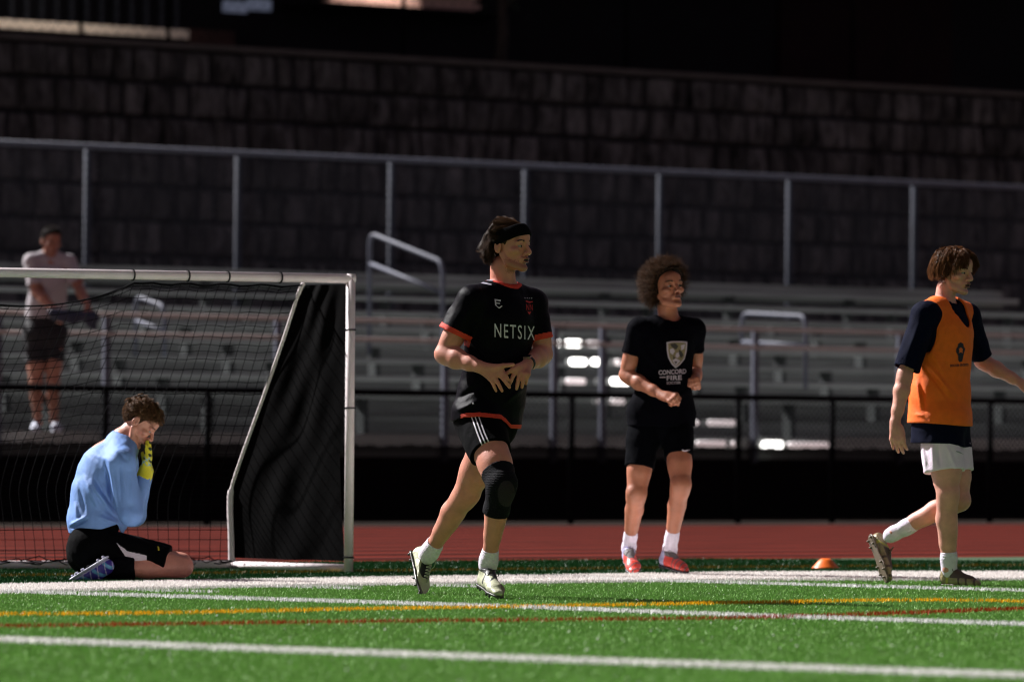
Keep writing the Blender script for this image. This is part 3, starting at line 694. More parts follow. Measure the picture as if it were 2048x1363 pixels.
def head_prims(c, B, k=1.0, jaw=1.0, mouth=0.0, nose=1.0):
    def H(f, l, u): return c+k*(B[0]*f+B[1]*l+B[2]*u)
    E = lambda p, r, **kw: ell(H(*p), np.array(r)*k, B, **kw)
    C = lambda a, b, ra, rb, **kw: cone(H(*a), H(*b), ra*k, rb*k, **kw)
    pr = [E((-.012, 0, .036), (.096, .075, .080)), E((.022, 0, .000), (.064, .066, .085)),
          C((.040, 0, .0), (.046, 0, -.066), .050, .036, n=B[1], q=1.0)]
    for s_ in (-1, 1):
        pr += [C((.002, s_*.056, -.040), (.030, s_*.047*jaw, -.082), .016, .016), C((.030, s_*.047*jaw, -.082), (.078, s_*.014, -.101), .016, .015),
               E((.058, s_*.044, -.022), (.026, .024, .018)), C((.086, s_*.012, .017), (.074, s_*.047, .018), .010, .009, k=.012)]
    pr += [E((.080, 0, -.102), (.018, .020, .016)), E((.030, 0, -.080), (.050, .042, .032), k=.02), E((.078, 0, .045), (.020, .045, .030), k=.02)]
    for s_ in (-1, 1): pr += [E((.100, s_*.031, .000), (.017, .016, .012), neg=True, k=.012)]
    for s_ in (-1, 1): pr += [E((.0775, s_*.032, .0075), (.013, .018, .0062), k=.004), E((.0765, s_*.032, -.0095), (.012, .017, .0055), k=.004)]
    pr += [C((.090, 0, .010), (.112*nose, 0, -.026), .0075, .0105, k=.008), E((.1095*nose, 0, -.031), (.012, .0125, .0095), k=.005)]
    for s_ in (-1, 1): pr += [E((.099, s_*.0135, -.035), (.011, .0075, .008), k=.004), E((.104, s_*.0075, -.0425), (.005, .004, .004), neg=True, k=.003)]
    pr += [E((.082, 0, -.060), (.020, .030, .018), k=.012)]
    m = mouth
    pr += [E((.0985, 0, -.0565), (.0085, .0225, .0055), k=.004), E((.0965, 0, -.0685-m), (.0090, .0195, .0062), k=.004),
           E((.104, 0, -.0622-m/2), (.013, .021, .0016+m*.6), neg=True, k=.002), E((.094, 0, -.083-m*.6), (.008, .02, .006), neg=True, k=.008)]
    for s_ in (-1, 1):
        pr += [E((-.012, s_*.079, -.006), (.019, .0075, .032), k=.006), E((-.010, s_*.087, -.002), (.010, .0055, .018), neg=True, k=.004), E((-.004, s_*.084, -.008), (.004, .006, .006), k=.003)]
    return pr, H
def add_eyes(fg, H, B, k=1.0, brow=(.02, .012, .008), lookl=0.0):
    for s_ in (-1, 1):
        c = H(.0755, s_*.0315, -.0008); r = .0128*k; vs, fs, mi = [], [], []
        ax = unit(B[0]+B[1]*lookl); e1 = unit(np.cross(ax, B[2])); e2 = np.cross(ax, e1); n, mm = 20, 12
        for i in range(mm+1):
            th = math.pi*i/mm
            for j in range(n):
                ph = 2*math.pi*j/n; vs.append(c+r*(ax*math.cos(th)+math.sin(th)*(e1*math.cos(ph)+e2*math.sin(ph))))
        for i in range(mm):
            for j in range(n): fs.append((i*n+j, i*n+(j+1) % n, (i+1)*n+(j+1) % n, (i+1)*n+j)); mi.append(1 if i < 3 else 0)
        me = bpy.data.meshes.new('eye'); me.from_pydata([tuple(v) for v in vs], [], fs); me.update(); me.polygons.foreach_set('material_index', mi)
        fg.link('eye', me, [M['eyewhite'], M['iris']], smooth=True)
        mb = MB(); r_ = np.random.default_rng(3)
        for q in range(46):
            t = q/45; l0 = .014+.036*t; u0 = .021+.006*math.sin(t*2.2)-.004*t+r_.normal()*.0013; f0 = .0955-.016*t**1.6
            p = H(f0-.002, s_*l0, u0); p2 = H(f0+.0015, s_*(l0+.008), u0+.003*(1-t)); p3 = H(f0-.001, s_*(l0+.013), u0+.002)
            mb.tube([p, p2, p3], [.0011*k, .0010*k, .0004*k], 3)
        mb.build('eyebrow', mat('brow_hair', brow, .7), fg.root)
def body_arm(sh, el, wr, rr=1.0, sk=1.0, bend=None):
    """shoulder, elbow, wrist; deltoid, biceps, tapering forearm"""
    sh, el, wr = map(np.asarray, (sh, el, wr)); u = el-sh; f = wr-el
    nrm = np.cross(u, f); nrm = unit(nrm) if np.linalg.norm(nrm) > 1e-4 else np.array([0, 1., 0])
    inn = unit(np.cross(nrm, u))                                   # towards the inside of the bend
    pr = [cone(sh, sh+u*.30, .052*rr, .050*rr), cone(sh+u*.25+inn*.006, sh+u*.68+inn*.008, .047*rr, .044*rr), cone(sh+u*.35-inn*.008, sh+u*.8-inn*.004, .040*rr, .037*rr),
          cone(sh+u*.6, el, .041*rr, .036*rr), cone(el-inn*.004, el+f*.12, .037*rr, .040*rr), cone(el+f*.08, el+f*.36, .039*rr, .043*rr, n=nrm, q=.92),
          cone(el+f*.36, el+f*.75, .042*rr, .031*rr, n=nrm, q=.88), cone(el+f*.75, wr, .030*rr, .0265*rr, n=nrm, q=.84)]
    return pr
def rot(v, ax, ang):
    v = np.asarray(v); ax = unit(ax); c, s_ = math.cos(ang), math.sin(ang); return v*c+np.cross(ax, v)*s_+ax*(ax@v)*(1-c)
def hand_prims(w, d, n, t, curls=((15, 20, 15),)*4, spread=(8, 2, -4, -11), thumb=(38, 10, 15, 15), k=1.0, fat=1.0):
    """w wrist, d direction of the palm, n the way the palm faces, t thumb side. Returns (palm prims, [finger prims])"""
    d = unit(d); n = unit(np.asarray(n)-d*(np.asarray(n)@d)); t0 = np.asarray(t, float); t = unit(t0-d*(t0@d)-n*(t0@n)); w = np.asarray(w, float)
    off = (.030, .0105, -.0095, -.0285); ln = (.088, .092, .087, .079); fl = (.073, .082, .076, .060); fr = (.0092, .0095, .0090, .0080)
    palm = [cone(w-d*.005, w+d*.03, .026*k*fat, .027*k*fat, n=n, q=.72)]; fing = []; tips = []
    for i in range(4):
        kn = w+k*(d*ln[i]+t*off[i]); palm.append(cone(w+k*(d*.02+t*off[i]*.5), kn, .0145*k*fat, .0115*k*fat))
        fd = rot(d, np.cross(d, t), R(spread[i])); ax = np.cross(fd, n); p = kn-fd*.006*k; ch = []; L = fl[i]*k
        for j, q in enumerate((.46, .30, .24)):
            fd = rot(fd, ax, R(curls[i][j])); p2 = p+fd*L*q; ch.append(cone(p, p2, fr[i]*k*fat*(1.06-.10*j), fr[i]*k*fat*(.97-.12*j))); p = p2
        fing.append(ch); tips.append(p)
    palm.append(cone(w+k*(d*.025+t*.012), w+k*(d*.055+t*.024)+n*.008*k, .016*k*fat, .015*k*fat))
    b = w+k*(d*.030+t*.024+n*.006); td = unit(rot(d, np.cross(d, t), R(thumb[0]))+n*math.tan(R(thumb[1]))); ax = np.cross(td, unit(n*.6-t*.8)); ch = [cone(b, b+td*.034*k, .0155*k*fat, .0120*k*fat)]; p = b+td*.034*k
    for j, q in enumerate((.030, .026)):
        td = rot(td, ax, R(thumb[2+j])); p2 = p+td*q*k; ch.append(cone(p, p2, (.0112-.001*j)*k*fat, (.0100-.0018*j)*k*fat)); p = p2
    fing.append(ch); return palm, fing
def body_leg(hip, kn, an, r=(.090, .068, .056, .058, .036), front=None):
    hip, kn, an = map(np.asarray, (hip, kn, an)); mid = hip+(an-hip)*(np.linalg.norm(kn-hip)/(np.linalg.norm(kn-hip)+np.linalg.norm(an-kn)))
    fr = unit(kn-mid) if (front is None) else unit(front)
    s = an-kn; t = kn-hip; fs = unit(fr-unit(s)*(fr@unit(s))); ft = unit(fr-unit(t)*(fr@unit(t)))
    side = np.cross(unit(s), fs)
    pr = [cone(hip, hip+t*.35, r[0], r[0]*.98), cone(hip+t*.3+ft*.008, hip+t*.72+ft*.010, r[0]*.94, r[1]), cone(hip+t*.35-ft*.012, hip+t*.85-ft*.008, r[0]*.80, r[1]*.80), cone(hip+t*.7, kn, r[1]*.98, r[2]),
          ell(kn+ft*.018, np.array([.034, .034, .040])*r[2]/.056), cone(kn+side*.012, kn+s*.1+side*.010, r[2]*.86, r[2]*.86), cone(kn-side*.012, kn+s*.1-side*.010, r[2]*.86, r[2]*.86),
          cone(kn, kn+s*.5, r[2]*.88, r[3]*.72), cone(kn+s*.10-fs*.012+side*.010, kn+s*.36-fs*.017+side*.010, r[3]*.62, r[3]*.74), cone(kn+s*.10-fs*.012-side*.012, kn+s*.34-fs*.016-side*.014, r[3]*.62, r[3]*.74),
          cone(kn+s*.34-fs*.012, kn+s*.66-fs*.008, r[3]*.80, r[4]*1.10), cone(kn+s*.45, an, r[3]*.66, r[4]*.98), cone(kn+s*.6-fs*.014, an-fs*.016, r[4]*.6, r[4]*.42)]
    for s_ in (-1, 1): pr.append(ell(an+side*s_*r[4]*.62, np.array([.016, .016, .016])))
    return pr, fs, side
def torso_prims(pel, chest, neck, shR, shL, f, l, w=1.0, extra=()):
    pel, chest, neck, shR, shL = map(np.asarray, (pel, chest, neck, shR, shL)); mid = pel*.5+chest*.5
    pr = [cone(pel-l*.06*w, pel+l*.06*w, .098*w, .098*w, n=f, q=.95), cone(pel, mid, .135*w, .128*w, n=f, q=.74), cone(mid, chest, .128*w, .155*w, n=f, q=.72),
          cone(chest-l*.05, shR*.75+chest*.25, .10*w, .062*w), cone(chest+l*.05, shL*.75+chest*.25, .10*w, .062*w), cone(shR, shL, .048*w, .048*w)]
    for s_, sh in ((-1, shR), (1, shL)): pr.append(cone(neck, neck*.35+sh*.65, .046*w, .040*w))
    return pr
def build_body(fg, groups, m, zones, H=None, stub=None, res=.005, k=1.0, mouth=0.0, B=None):
    me = sdf_mesh('body', groups, res=res, zones=zones, kg=.010)
    mats = [m, M['lip'], M['nail']]+([stub] if stub else [])
    if H is not None:
        c = H(.1, 0, -.0622-mouth/2)
        def fn(C):
            o = C-c[None, :].astype(np.float32); f_, l_, u_ = o@B[0], o@B[1], o@B[2]; r = np.zeros(len(C), int)
            if stub:
                nz = .006*np.sin(C[:, 0]*310+C[:, 2]*270)*np.sin(C[:, 2]*340+C[:, 1]*200)+RNG.normal(0, .004, len(C))
                sb = (u_ < -.012+nz+.35*np.maximum(-f_-.03, 0)) & (u_ > -.062+nz) & (f_ > -.085+nz) & (np.abs(l_) < .075); sb |= (np.abs(u_-.011) < .005) & (np.abs(l_) < .026) & (f_ > -.02); r[sb] = 3
            on = (np.abs(f_) < .022) & ((l_/.021)**2+((u_+mouth*.2)/(.0125+mouth))**2 < 1); r[on] = 1
            on = (f_ < .004) & (f_ > -.02) & ((l_/.015)**2+(u_/(.0022+mouth*.6))**2 < 1); r[on] = 2; return r
        paint(me, fn)
    return fg.link('body', me, mats)
def inflate(pr, e):
    out = []
    for p in pr:
        f = p['fn']; out.append(dict(fn=(lambda X, Y, Z, f=f: f(X, Y, Z)-e), lo=p['lo']-e, hi=p['hi']+e, neg=p['neg'], k=p['k']))
    return out
def plane(F, X, Y, Z, p, n): return np.maximum(F, ((X-p[0])*n[0]+(Y-p[1])*n[1]+(Z-p[2])*n[2]))
def cutfn(p, n):
    n = unit(n); return lambda F, X, Y, Z: plane(F, X, Y, Z, p, n)
def cloth(fg, name, groups, m, holes=(), cut=None, th=.013, disp=None, res=.0055, zones=((), (), ()), kg=.02, paintfn=None, **k):
    def post(F, X, Y, Z):
        if disp: F = F+disp(X, Y, Z).astype(np.float32)
        F = F+(.0016*wob(X, Y, Z, 42, 77, (1, .8, .55))).astype(np.float32)
        F = np.maximum(F, -(F+th))
        if cut: F = cut(F, X, Y, Z)
        for h in holes: F = np.maximum(F, -h['fn'](X, Y, Z))
        return F
    me = sdf_mesh(name, groups, res=res, zones=zones, kg=kg, post=post)
    if paintfn: paint(me, paintfn)
    return fg.link(name, me, m, **k)
def foot(fg, heel, toe, up, ankle, m_up, m_sole, m_lace, L=None, wid=.046, collar=.040, paintfn=None, lace=True, acc=None):
    """football boot: shaped upper with collar, sole plate and studs"""
    heel, toe, ankle = map(np.asarray, (heel, toe, ankle)); a = toe-heel; ln = np.linalg.norm(a); a = a/ln; up = unit(np.asarray(up)-a*(np.asarray(up)@a)); sd_ = np.cross(up, a)
    P = lambda x, y, z: heel+a*x*ln+sd_*y+up*z
    gp = [cone(P(.10, 0, .036), P(.38, 0, .040), .034, .034), cone(P(.38, 0, .038), P(.70, .004, .030), .034, .040, n=up, q=.80), cone(P(.70, .004, .028), P(.90, 0, .022), .042, .029, n=up, q=.60),
          cone(P(.07, 0, .052), ankle*.55+P(.12, 0, .06)*.45, .030, collar), cone(P(.36, 0, .055), ankle*.45+P(.25, 0, .06)*.55, .028, .033), cone(P(.62, 0, .042), P(.36, 0, .070), .022, .024)]
    def post(F, X, Y, Z):
        g = (X-heel[0])*up[0]+(Y-heel[1])*up[1]+(Z-heel[2])*up[2]; F = np.maximum(F, .008-g)
        ax = unit(ankle-P(.2, 0, .03)); F = plane(F, X, Y, Z, P(.16, 0, .092), ax)
        h = np.sqrt((X-ankle[0])**2+(Y-ankle[1])**2+(Z-ankle[2])**2); return F+.0007*wob(X, Y, Z, 160, 5)
    me = sdf_mesh('shoe', [(gp, .016)], res=.0035, post=post)
    if paintfn: paint(me, lambda C: paintfn((C-heel)@a/ln, (C-heel)@sd_, (C-heel)@up))
    sh = fg.link('shoe', me, m_up)
    me = sdf_mesh('sole', [([cone(P(.09, 0, .01), P(.38, 0, .012), .034, .030), cone(P(.38, 0, .012), P(.70, .003, .010), .030, .043), cone(P(.70, .003, .010), P(.92, 0, .016), .043, .030)], .01)], res=.0035,
                  post=lambda F, X, Y, Z: np.maximum(F, np.abs((X-heel[0])*up[0]+(Y-heel[1])*up[1]+(Z-heel[2])*up[2]-.006)-.0055))
    link('sole', me, m_sole, sh)
    for x, y in ((.06, .020), (.06, -.020), (.20, .021), (.20, -.021), (.62, .030), (.62, -.028), (.78, .030), (.78, -.028), (.90, 0)):
        mb = MB(); mb.tube([P(x, y, .004), P(x, y, -.012)], [.0075, .0045], 8); mb.build('stud', m_sole, sh, True)
    if lace:
        mb = MB()
        for i in range(6):
            x = .36+i*.055; z = .083-.030*(i/5)**1.1; y = .017; z2 = z-.010
            mb.tube(bez([P(x, -y, z2), P(x+.01, 0, z+.007), P(x+.05, y, z2-.004)], 4), .0024, 5); mb.tube(bez([P(x, y, z2), P(x+.01, 0, z+.007), P(x+.05, -y, z2-.004)], 4), .0024, 5)
        for s_ in (-1, 1): mb.tube(bez([P(.36, 0, .094), P(.33, s_*.02, .104), P(.37, s_*.035, .088), P(.40, s_*.030, .075)], 4), .0022, 5)
        mb.build('lace', m_lace, sh, True)
    return sh
def sock(fg, kn, an, frac, r_top, r_an, m, down=None, rings=True):
    kn, an = np.asarray(kn), np.asarray(an); s = an-kn; top = kn+s*frac; dn = down if down is not None else s*.06
    u = unit(s)
    def post(F, X, Y, Z):
        g = (X-top[0])*u[0]+(Y-top[1])*u[1]+(Z-top[2])*u[2]; F = np.maximum(F, -g)
        return F+.0012*np.sin(g*520)*(g < .03)+.0016*wob(X, Y, Z, 45, 2, st=(.6, .6, 1.6))
    me = sdf_mesh('sock', [([cone(top-s*.03, top+s*.12, r_top, r_top*.97), cone(top+s*.1, an, r_top*.97, r_an), cone(an, an+dn, r_an, r_an*1.02)], .02)], res=.0035, post=post)
    return fg.link('sock', me, m)
# ---- decals: flat shapes cut in cloth print, laid on the garment surface where the photograph shows them
def decal(fg, target, name, polys, m, off=.0022, step=3.0, parent=None):
    """polys: lists of photograph pixel points (outer rings)"""
    me_t = target.data; n = len(me_t.vertices); co = np.zeros(n*3, np.float32); me_t.vertices.foreach_get('co', co); co = co.reshape(-1, 3)
    if not hasattr(target, '_bv'):
        pass
    key = target.name
    if key not in BVH: BVH[key] = BVHTree.FromPolygons([tuple(v) for v in co.tolist()], [tuple(p.vertices) for p in me_t.polygons])
    bv = BVH[key]; bm = bmesh.new()
    for poly in polys:
        vs = [bm.verts.new((p[0], p[1], 0)) for p in poly]
        try: bm.faces.new(vs)
        except ValueError: pass
    bmesh.ops.triangulate(bm, faces=bm.faces[:])
    for it in range(4):
        es = [e for e in bm.edges if e.calc_length() > step]
        if not es: break
        bmesh.ops.subdivide_edges(bm, edges=es, cuts=1); bmesh.ops.triangulate(bm, faces=bm.faces[:])
    o = Vector((0, 0, CAMH))-fg.o; bad = []
    for v in bm.verts:
        d = ray(v.co.x, v.co.y).normalized(); h = bv.ray_cast(o, d)
        if h[0] is None: bad.append(v); continue
        nn = h[1]; nn = -nn if nn.dot(d) > 0 else nn; v.co = h[0]+nn*off
    for v in bad: bm.verts.remove(v)
    for e in [e for e in bm.edges if e.calc_length() > .05]:
        if e.is_valid: bm.edges.remove(e)
    me = bpy.data.meshes.new(name); bm.to_mesh(me); bm.free(); return link(name, me, m, parent or target)
BVH = {}
def text_polys(txt, x0, y0, x1, y1, slope=0.0, shear=0.0, weight=0.0, space=1.0):
    """outline of a text fitted to the pixel box; returned as triangles"""
    cu = bpy.data.curves.new('t', 'FONT'); cu.body = txt; cu.offset = weight; cu.space_character = space; cu.resolution_u = 3; ob = bpy.data.objects.new('t', cu); COL.objects.link(ob)
    dg = bpy.context.evaluated_depsgraph_get(); me = ob.evaluated_get(dg).to_mesh(); vs = np.array([v.co[:] for v in me.vertices]); fs = [tuple(p.vertices) for p in me.polygons]
    ob.evaluated_get(dg).to_mesh_clear(); bpy.data.objects.remove(ob); bpy.data.curves.remove(cu)
    mn, mx = vs.min(0), vs.max(0); u = (vs[:, 0]-mn[0])/(mx[0]-mn[0]); v = (vs[:, 1]-mn[1])/(mx[1]-mn[1])
    X = x0+u*(x1-x0)+shear*v; Y = y1+(y0-y1)*v+slope*u
    return [[(X[i], Y[i]) for i in f] for f in fs]
# ---- hair: a cap over the cranium plus thousands of strands
def interp1(x, xs, ys): return np.interp(x, xs, ys)
HL_F = [-.13, -.085, -.045, -.020, .010, .020, .040, .065, .082, .13]
HL_SHORT = [-.075, -.072, -.045, -.015, -.030, .010, .045, .068, .078, .078]
def hair_cap(fg, c, B, k, hl, th, m, nz=.004, ns=60, seed=1, extra=()):
    def post(F, X, Y, Z):
        o = [X-c[0], Y-c[1], Z-c[2]]; f_, l_, u_ = [(o[0]*B[i][0]+o[1]*B[i][1]+o[2]*B[i][2])/k for i in range(3)]
        F = F+nz*wob(X, Y, Z, ns, seed); h = np.interp(f_, HL_F, hl).astype(np.float32); return np.maximum(F, (h-u_)*k*.8)
    pr = [ell(c+k*(B[0]*-.012+B[2]*.036), np.array([.096+th, .075+th*.85, .080+th])*k, B), ell(c+k*(B[0]*.005+B[2]*.0), np.array([.075+th*.5, .068+th*.7, .09])*k, B)]+list(extra)
    me = sdf_mesh('hair', [(pr, .02)], res=.004, post=post); return fg.link('hair', me, m)
def strands(fg, c, B, k, hl, m, n, steps, step, flow, lift=.35, th=.006, rad=.0011, curl=0.0, jit=.3, seed=2, parent=None, name='hair_strands', spr=.004, rootfn=None, minu=-.2, clump=0):
    r = np.random.default_rng(seed); P = []
    A = np.array([.096+th, .075+th*.85, .080+th]); c0 = np.array([-.012, 0, .036])
    while len(P) < n:
        v = unit(r.normal(size=3)); p = c0+v*A
        if p[2] < -.01: p[1] = np.sign(p[1])*max(abs(p[1]), .05)
        if p[2] > np.interp(p[0], HL_F, hl)+.004 and p[2] > minu and (rootfn is None or rootfn(p)): P.append(p)
    P = np.array(P); pts = [P]; ph = r.uniform(0, 6.28, n); rv = r.normal(size=(n, 3))*jit
    if clump:
        cid = r.integers(0, clump, n); ctr = P[r.integers(0, n, clump)]; d2 = ((P[:, None]-ctr[None])**2).sum(2); cid = d2.argmin(1); rv = rv*.35+r.normal(size=(clump, 3))[cid]*jit; ph = r.uniform(0, 6.28, clump)[cid]
    cur = P.copy()
    for i in range(steps):
        nrm = (cur-c0)/A**2; nrm /= np.linalg.norm(nrm, axis=1)[:, None]
        d = flow(cur, i/steps)+nrm*lift*(1-i/steps)+rv
        if curl:
            t1 = np.cross(nrm, [0.1, .9, .3]); t1 /= np.linalg.norm(t1, axis=1)[:, None]+1e-6; t2 = np.cross(nrm, t1); a = ph+i*curl; d = d+(t1*np.cos(a)[:, None]+t2*np.sin(a)[:, None])*1.3
        d /= np.linalg.norm(d, axis=1)[:, None]; cur = cur+d*step
        q = (cur-c0)/A; L = np.linalg.norm(q, axis=1); ins = (L < 1) ; cur[ins] = c0+(q[ins]/L[ins][:, None])*A; pts.append(cur.copy())
    S = np.stack(pts, 1); m1 = S.shape[1]; T = np.gradient(S, axis=1); T /= np.linalg.norm(T, axis=2)[..., None]+1e-9
    a1 = np.cross(T, np.array([.3, .5, .8])); a1 /= np.linalg.norm(a1, axis=2)[..., None]+1e-9; a2 = np.cross(T, a1)
    w = rad*np.linspace(1, .25, m1)[None, :, None]*(.7+.6*r.random((n, 1, 1)))
    V = np.stack([S+w*(a1*math.cos(2.094*j)+a2*math.sin(2.094*j)) for j in range(3)], 2)      # n, m1, 3, 3
    W = c+k*(V.reshape(-1, 3)@np.asarray(B)); ii = (np.arange(n)[:, None]*m1+np.arange(m1-1)[None, :]).ravel()*3
    Fq = np.concatenate([np.stack([ii+j, ii+(j+1) % 3, ii+3+(j+1) % 3, ii+3+j], 1) for j in range(3)])
    me = np_mesh(name, W, Fq); me.shade_smooth(); return link(name, me, m, parent if parent else fg.root)
def hairmat(name, c, rough=.42, trans=.15): return mat(name, c, rough, rand=.55, spec=.16, trans=trans)
# ================================================================== PLAYER IN BLACK (the subject)
def zfine(*z, r=.003): return tuple((a, b, r) for a, b in z)
WHITE_SOCK = mat('white_sock', (.78, .70, .82), .9, noise=.06, scale=40, bump=.5, bscale=220, sheen=.2)
def player_black():
    fg = Fig(975, 1197, 'player in black shirt with red cuffs, black headband and knee brace, jogging'); J = fg.J
    B = basis(35); f, l = B[0], B[1]; HB = basis(58, 2); hc = J(1018, 491)
    pel = J(978, 828); chest = J(1002, 640); neck = J(1006, 572, .01); shR = J(940, 603, -.10); shL = J(1068, 606, .10)
    elR = J(888, 708, -.09); wrR = J(956, 732, -.22); elL = J(1087, 708, .10); wrL = J(1056, 727, -.13)
    hipR = J(955, 836, -.05); knR = J(1004, 966, -.30); anR = J(977, 1122, -.14); hipL = J(992, 836, .05); knL = J(934, 985, .24); anL = J(859, 1104, .50)
    hp, H = head_prims(hc, HB, 1.03, jaw=1.05, mouth=.004)
    hp += [cone(J(1005, 535, .01), neck, .059, .062), cone(neck, chest*.5+neck*.5, .064, .08)]
    tp = torso_prims(pel, chest, neck, shR, shL, f, l, 1.04)
    lR, fsR, _ = body_leg(hipR, knR, anR, (.098, .078, .062, .060, .037)); lL, fsL, _ = body_leg(hipL, knL, anL, (.086, .074, .060, .063, .037))
    aR = body_arm(shR, elR, wrR, 1.13); aL = body_arm(shL, elL, wrL, 1.10)
    # hands from the joints seen in the photograph
    def hand_px(w, kn, tips, dk, dt, th, k=1.0, bow=-.014):
        palm = [cone(w, J(*kn[1][:2], dk)*.5+w*.5, .027, .028, n=(0, 1, 0), q=.62)]; fs = []
        for i in range(4):
            a = J(kn[i][0], kn[i][1], dk); b = J(tips[i][0], tips[i][1], dt[i]); mid = a*.52+b*.48+np.array([0, bow, .004]); r = (.0092, .0096, .0092, .0082)[i]*k
            palm.append(cone(w*.75+a*.25, a, .0165*k, .0125*k)); q = mid*.45+b*.55+np.array([0, bow*.45, 0]); fs.append([cone(a, mid, r*1.1, r), cone(mid, q, r, r*.93), cone(q, b, r*.93, r*.80)])
        a, b, c_ = [J(*p) for p in th]; fs.append([cone(a, b, .0155*k, .0120*k), cone(b, c_, .0115*k, .0090*k)]); palm.append(cone(w*.6+a*.4, a, .019*k, .017*k)); return palm, fs
    pR, fR = hand_px(wrR, [(1004, 742), (998, 748), (988, 753), (980, 756)], [(1017, 760), (1019, 774), (1004, 781), (992, 781)], -.235, (-.225, -.225, -.22, -.215), [(988, 735, -.235), (1006, 731, -.245), (1026, 729, -.245)])
    pL, fL = hand_px(wrL, [(1032, 741), (1040, 746), (1049, 749), (1056, 748)], [(1019, 769), (1033, 777), (1044, 774), (1052, 767)], -.205, (-.20, -.195, -.185, -.17), [(1036, 734, -.20), (1025, 739, -.215), (1012, 747, -.215)])
    groups = [(tp, .03), (hp, .010), (lR, .022), (lL, .022), (aR, .02), (aL, .02), (pR, .012), (pL, .012)]+[(x, .003) for x in fR+fL]
    z0, z1 = J(0, 795)[2], J(0, 715)[2]; h0, h1 = J(0, 556)[2], J(0, 430)[2]
    sk = skin('skin_tan', (.56, .225, .155), None)
    body = build_body(fg, groups, sk, (zfine((J(975, 0)[0], J(1075, 0)[0])), zfine((-.27, -.10)), zfine((z0, z1), (h0, h1))), H, skin('stubbled_skin', (.40, .15, .095), None), .0052, 1.03, .004, HB)
    add_eyes(fg, H, HB, 1.03, (.012, .008, .006), .35)
    # hair, headband
    hm = hairmat('dark_brown_hair', (.050, .024, .011), .4, .3)
    hl = [-.085, -.080, -.040, .030, .022, .000, .040, .060, .074, .08]
    cap = hair_cap(fg, hc, HB, 1.03, hl, .005, hm, .003, 70)
    def flow(p, t):
        d = np.zeros_like(p); bk = p[:, 0] < -.045; d[:, 0] = np.where(bk, -.1, -1); d[:, 2] = np.where(bk, -1.2, .05)-.4*t; d[:, 1] = np.sign(p[:, 1])*.25; return d
    strands(fg, hc, HB, 1.03, hl, hm, 6000, 8, .0078, flow, .20, .006, .0010, 0, .22, 4, cap, clump=330)
    def flow2(p, t):
        d = np.zeros_like(p); d[:, 2] = -1+1.4*t; d[:, 0] = -.35-.9*t; return d
    strands(fg, hc, HB, 1.03, hl, hm, 500, 7, .007, flow2, .15, .012, .0013, 0, .25, 5, cap, rootfn=lambda p: p[0] < -.045 and p[2] < .0, clump=40)
    hb_n = unit(HB[2]*.90-HB[0]*.43)
    hb_c = hc+1.03*(HB[0]*.012+HB[2]*.044)
    def hbp(F, X, Y, Z):
        g = (X-hb_c[0])*hb_n[0]+(Y-hb_c[1])*hb_n[1]+(Z-hb_c[2])*hb_n[2]; return np.maximum(F, np.abs(g)-.030+.003*wob(X, Y, Z, 30, 3))
    me = sdf_mesh('headband', [([ell(hc+1.03*(HB[0]*-.006+HB[2]*.036), np.array([.1165, .0900, .094])*1.03, HB)], .01)], res=.004, post=hbp)
    fg.link('headband', me, mat('black_band_cloth', (.003, .003, .004), .9, spec=.05, bump=.3, bscale=200))
    # shirt
    hR = J(988, 903, -.19); dR = unit(knR-hipR); dL = unit(knL-hipL); qR = hipR+dR*((hR-hipR)@dR); qL = hipL+dL*((J(950, 897, .12)-hipL)@dL)
    gR = [cone(hipR, qR+dR*.02, .112, .098)]; gL = [cone(hipL, qL+dL*.02, .092, .092)]; gp = [cone(hipR+[0, 0, .02], hipL+[0, 0, .02], .110, .104), cone(J(976, 845), J(978, 800), .150, .140, n=f, q=.8)]
    cR = J(889, 658, -.095); cL = J(1090, 677, .10); uR = unit(elR-shR); uL = unit(elL-shL); c2R = shR+uR*((cR-shR)@uR); c2L = shL+uL*((cL-shL)@uL)
    sR = [cone(shR+np.array([.01, 0, -.004]), c2R+uR*.03, .072, .083)]; sL = [cone(shL, c2L+uL*.03, .064, .062, n=None)]
    tor = [cone(J(973, 862), J(983, 790), .168, .166, n=f, q=.80), cone(J(983, 790), J(992, 735), .166, .160, n=f, q=.80), cone(J(992, 735), J(1001, 640), .160, .180, n=f, q=.74),
           cone(shR*.9+neck*.1, shL*.9+neck*.1, .062, .058), cone(neck+[0, 0, -.03], shR+[0, 0, .004], .075, .062), cone(neck+[0, 0, -.03], shL+[0, 0, .0], .075, .058)]
    hx = np.array([J(x, 0)[0] for x in (880, 912, 935, 965, 1008, 1018, 1028, 1060)]); hz = np.array([J(0, y)[2] for y in (838, 836, 828, 826, 830, 838, 849, 850)])
    def cut(F, X, Y, Z): return np.maximum(F, (np.interp(X, hx, hz).astype(np.float32)-Z)*.9)
    def disp(X, Y, Z):
        a = J(925, 690); b = J(985, 800); d = .0035*wob(X, Y, Z, 16, 11, (1, 1, .5))
        for (x0, y0, x1, y1, wv, am) in ((930, 668, 975, 720, 5, .010), (928, 690, 990, 760, 6, .009), (1068, 690, 1010, 770, 6, .008), (915, 800, 960, 770, 5, -.010), (912, 822, 960, 800, 5, .012), (1052, 770, 1000, 815, 5, .008), (945, 610, 925, 650, 6, .006), (905, 605, 882, 640, 5, .006), (1000, 700, 1020, 790, 7, .006)):
            p, q = J(x0, y0), J(x1, y1); dd, h = seg2(X, Z, (p[0], p[2]), (q[0], q[2])); d = d-am*np.exp(-(dd/(wv*.00235))**2)*np.sin(np.pi*np.clip(h, .02, .98))
        return d
    holes = [cone(c2R-uR*.03, c2R+uR*.06, .066, .078), cone(c2L-uL*.03, c2L+uL*.06, .052, .056), cone(neck+[0, .01, -.045], neck+[-.003, .0, .10], .068, .085)]
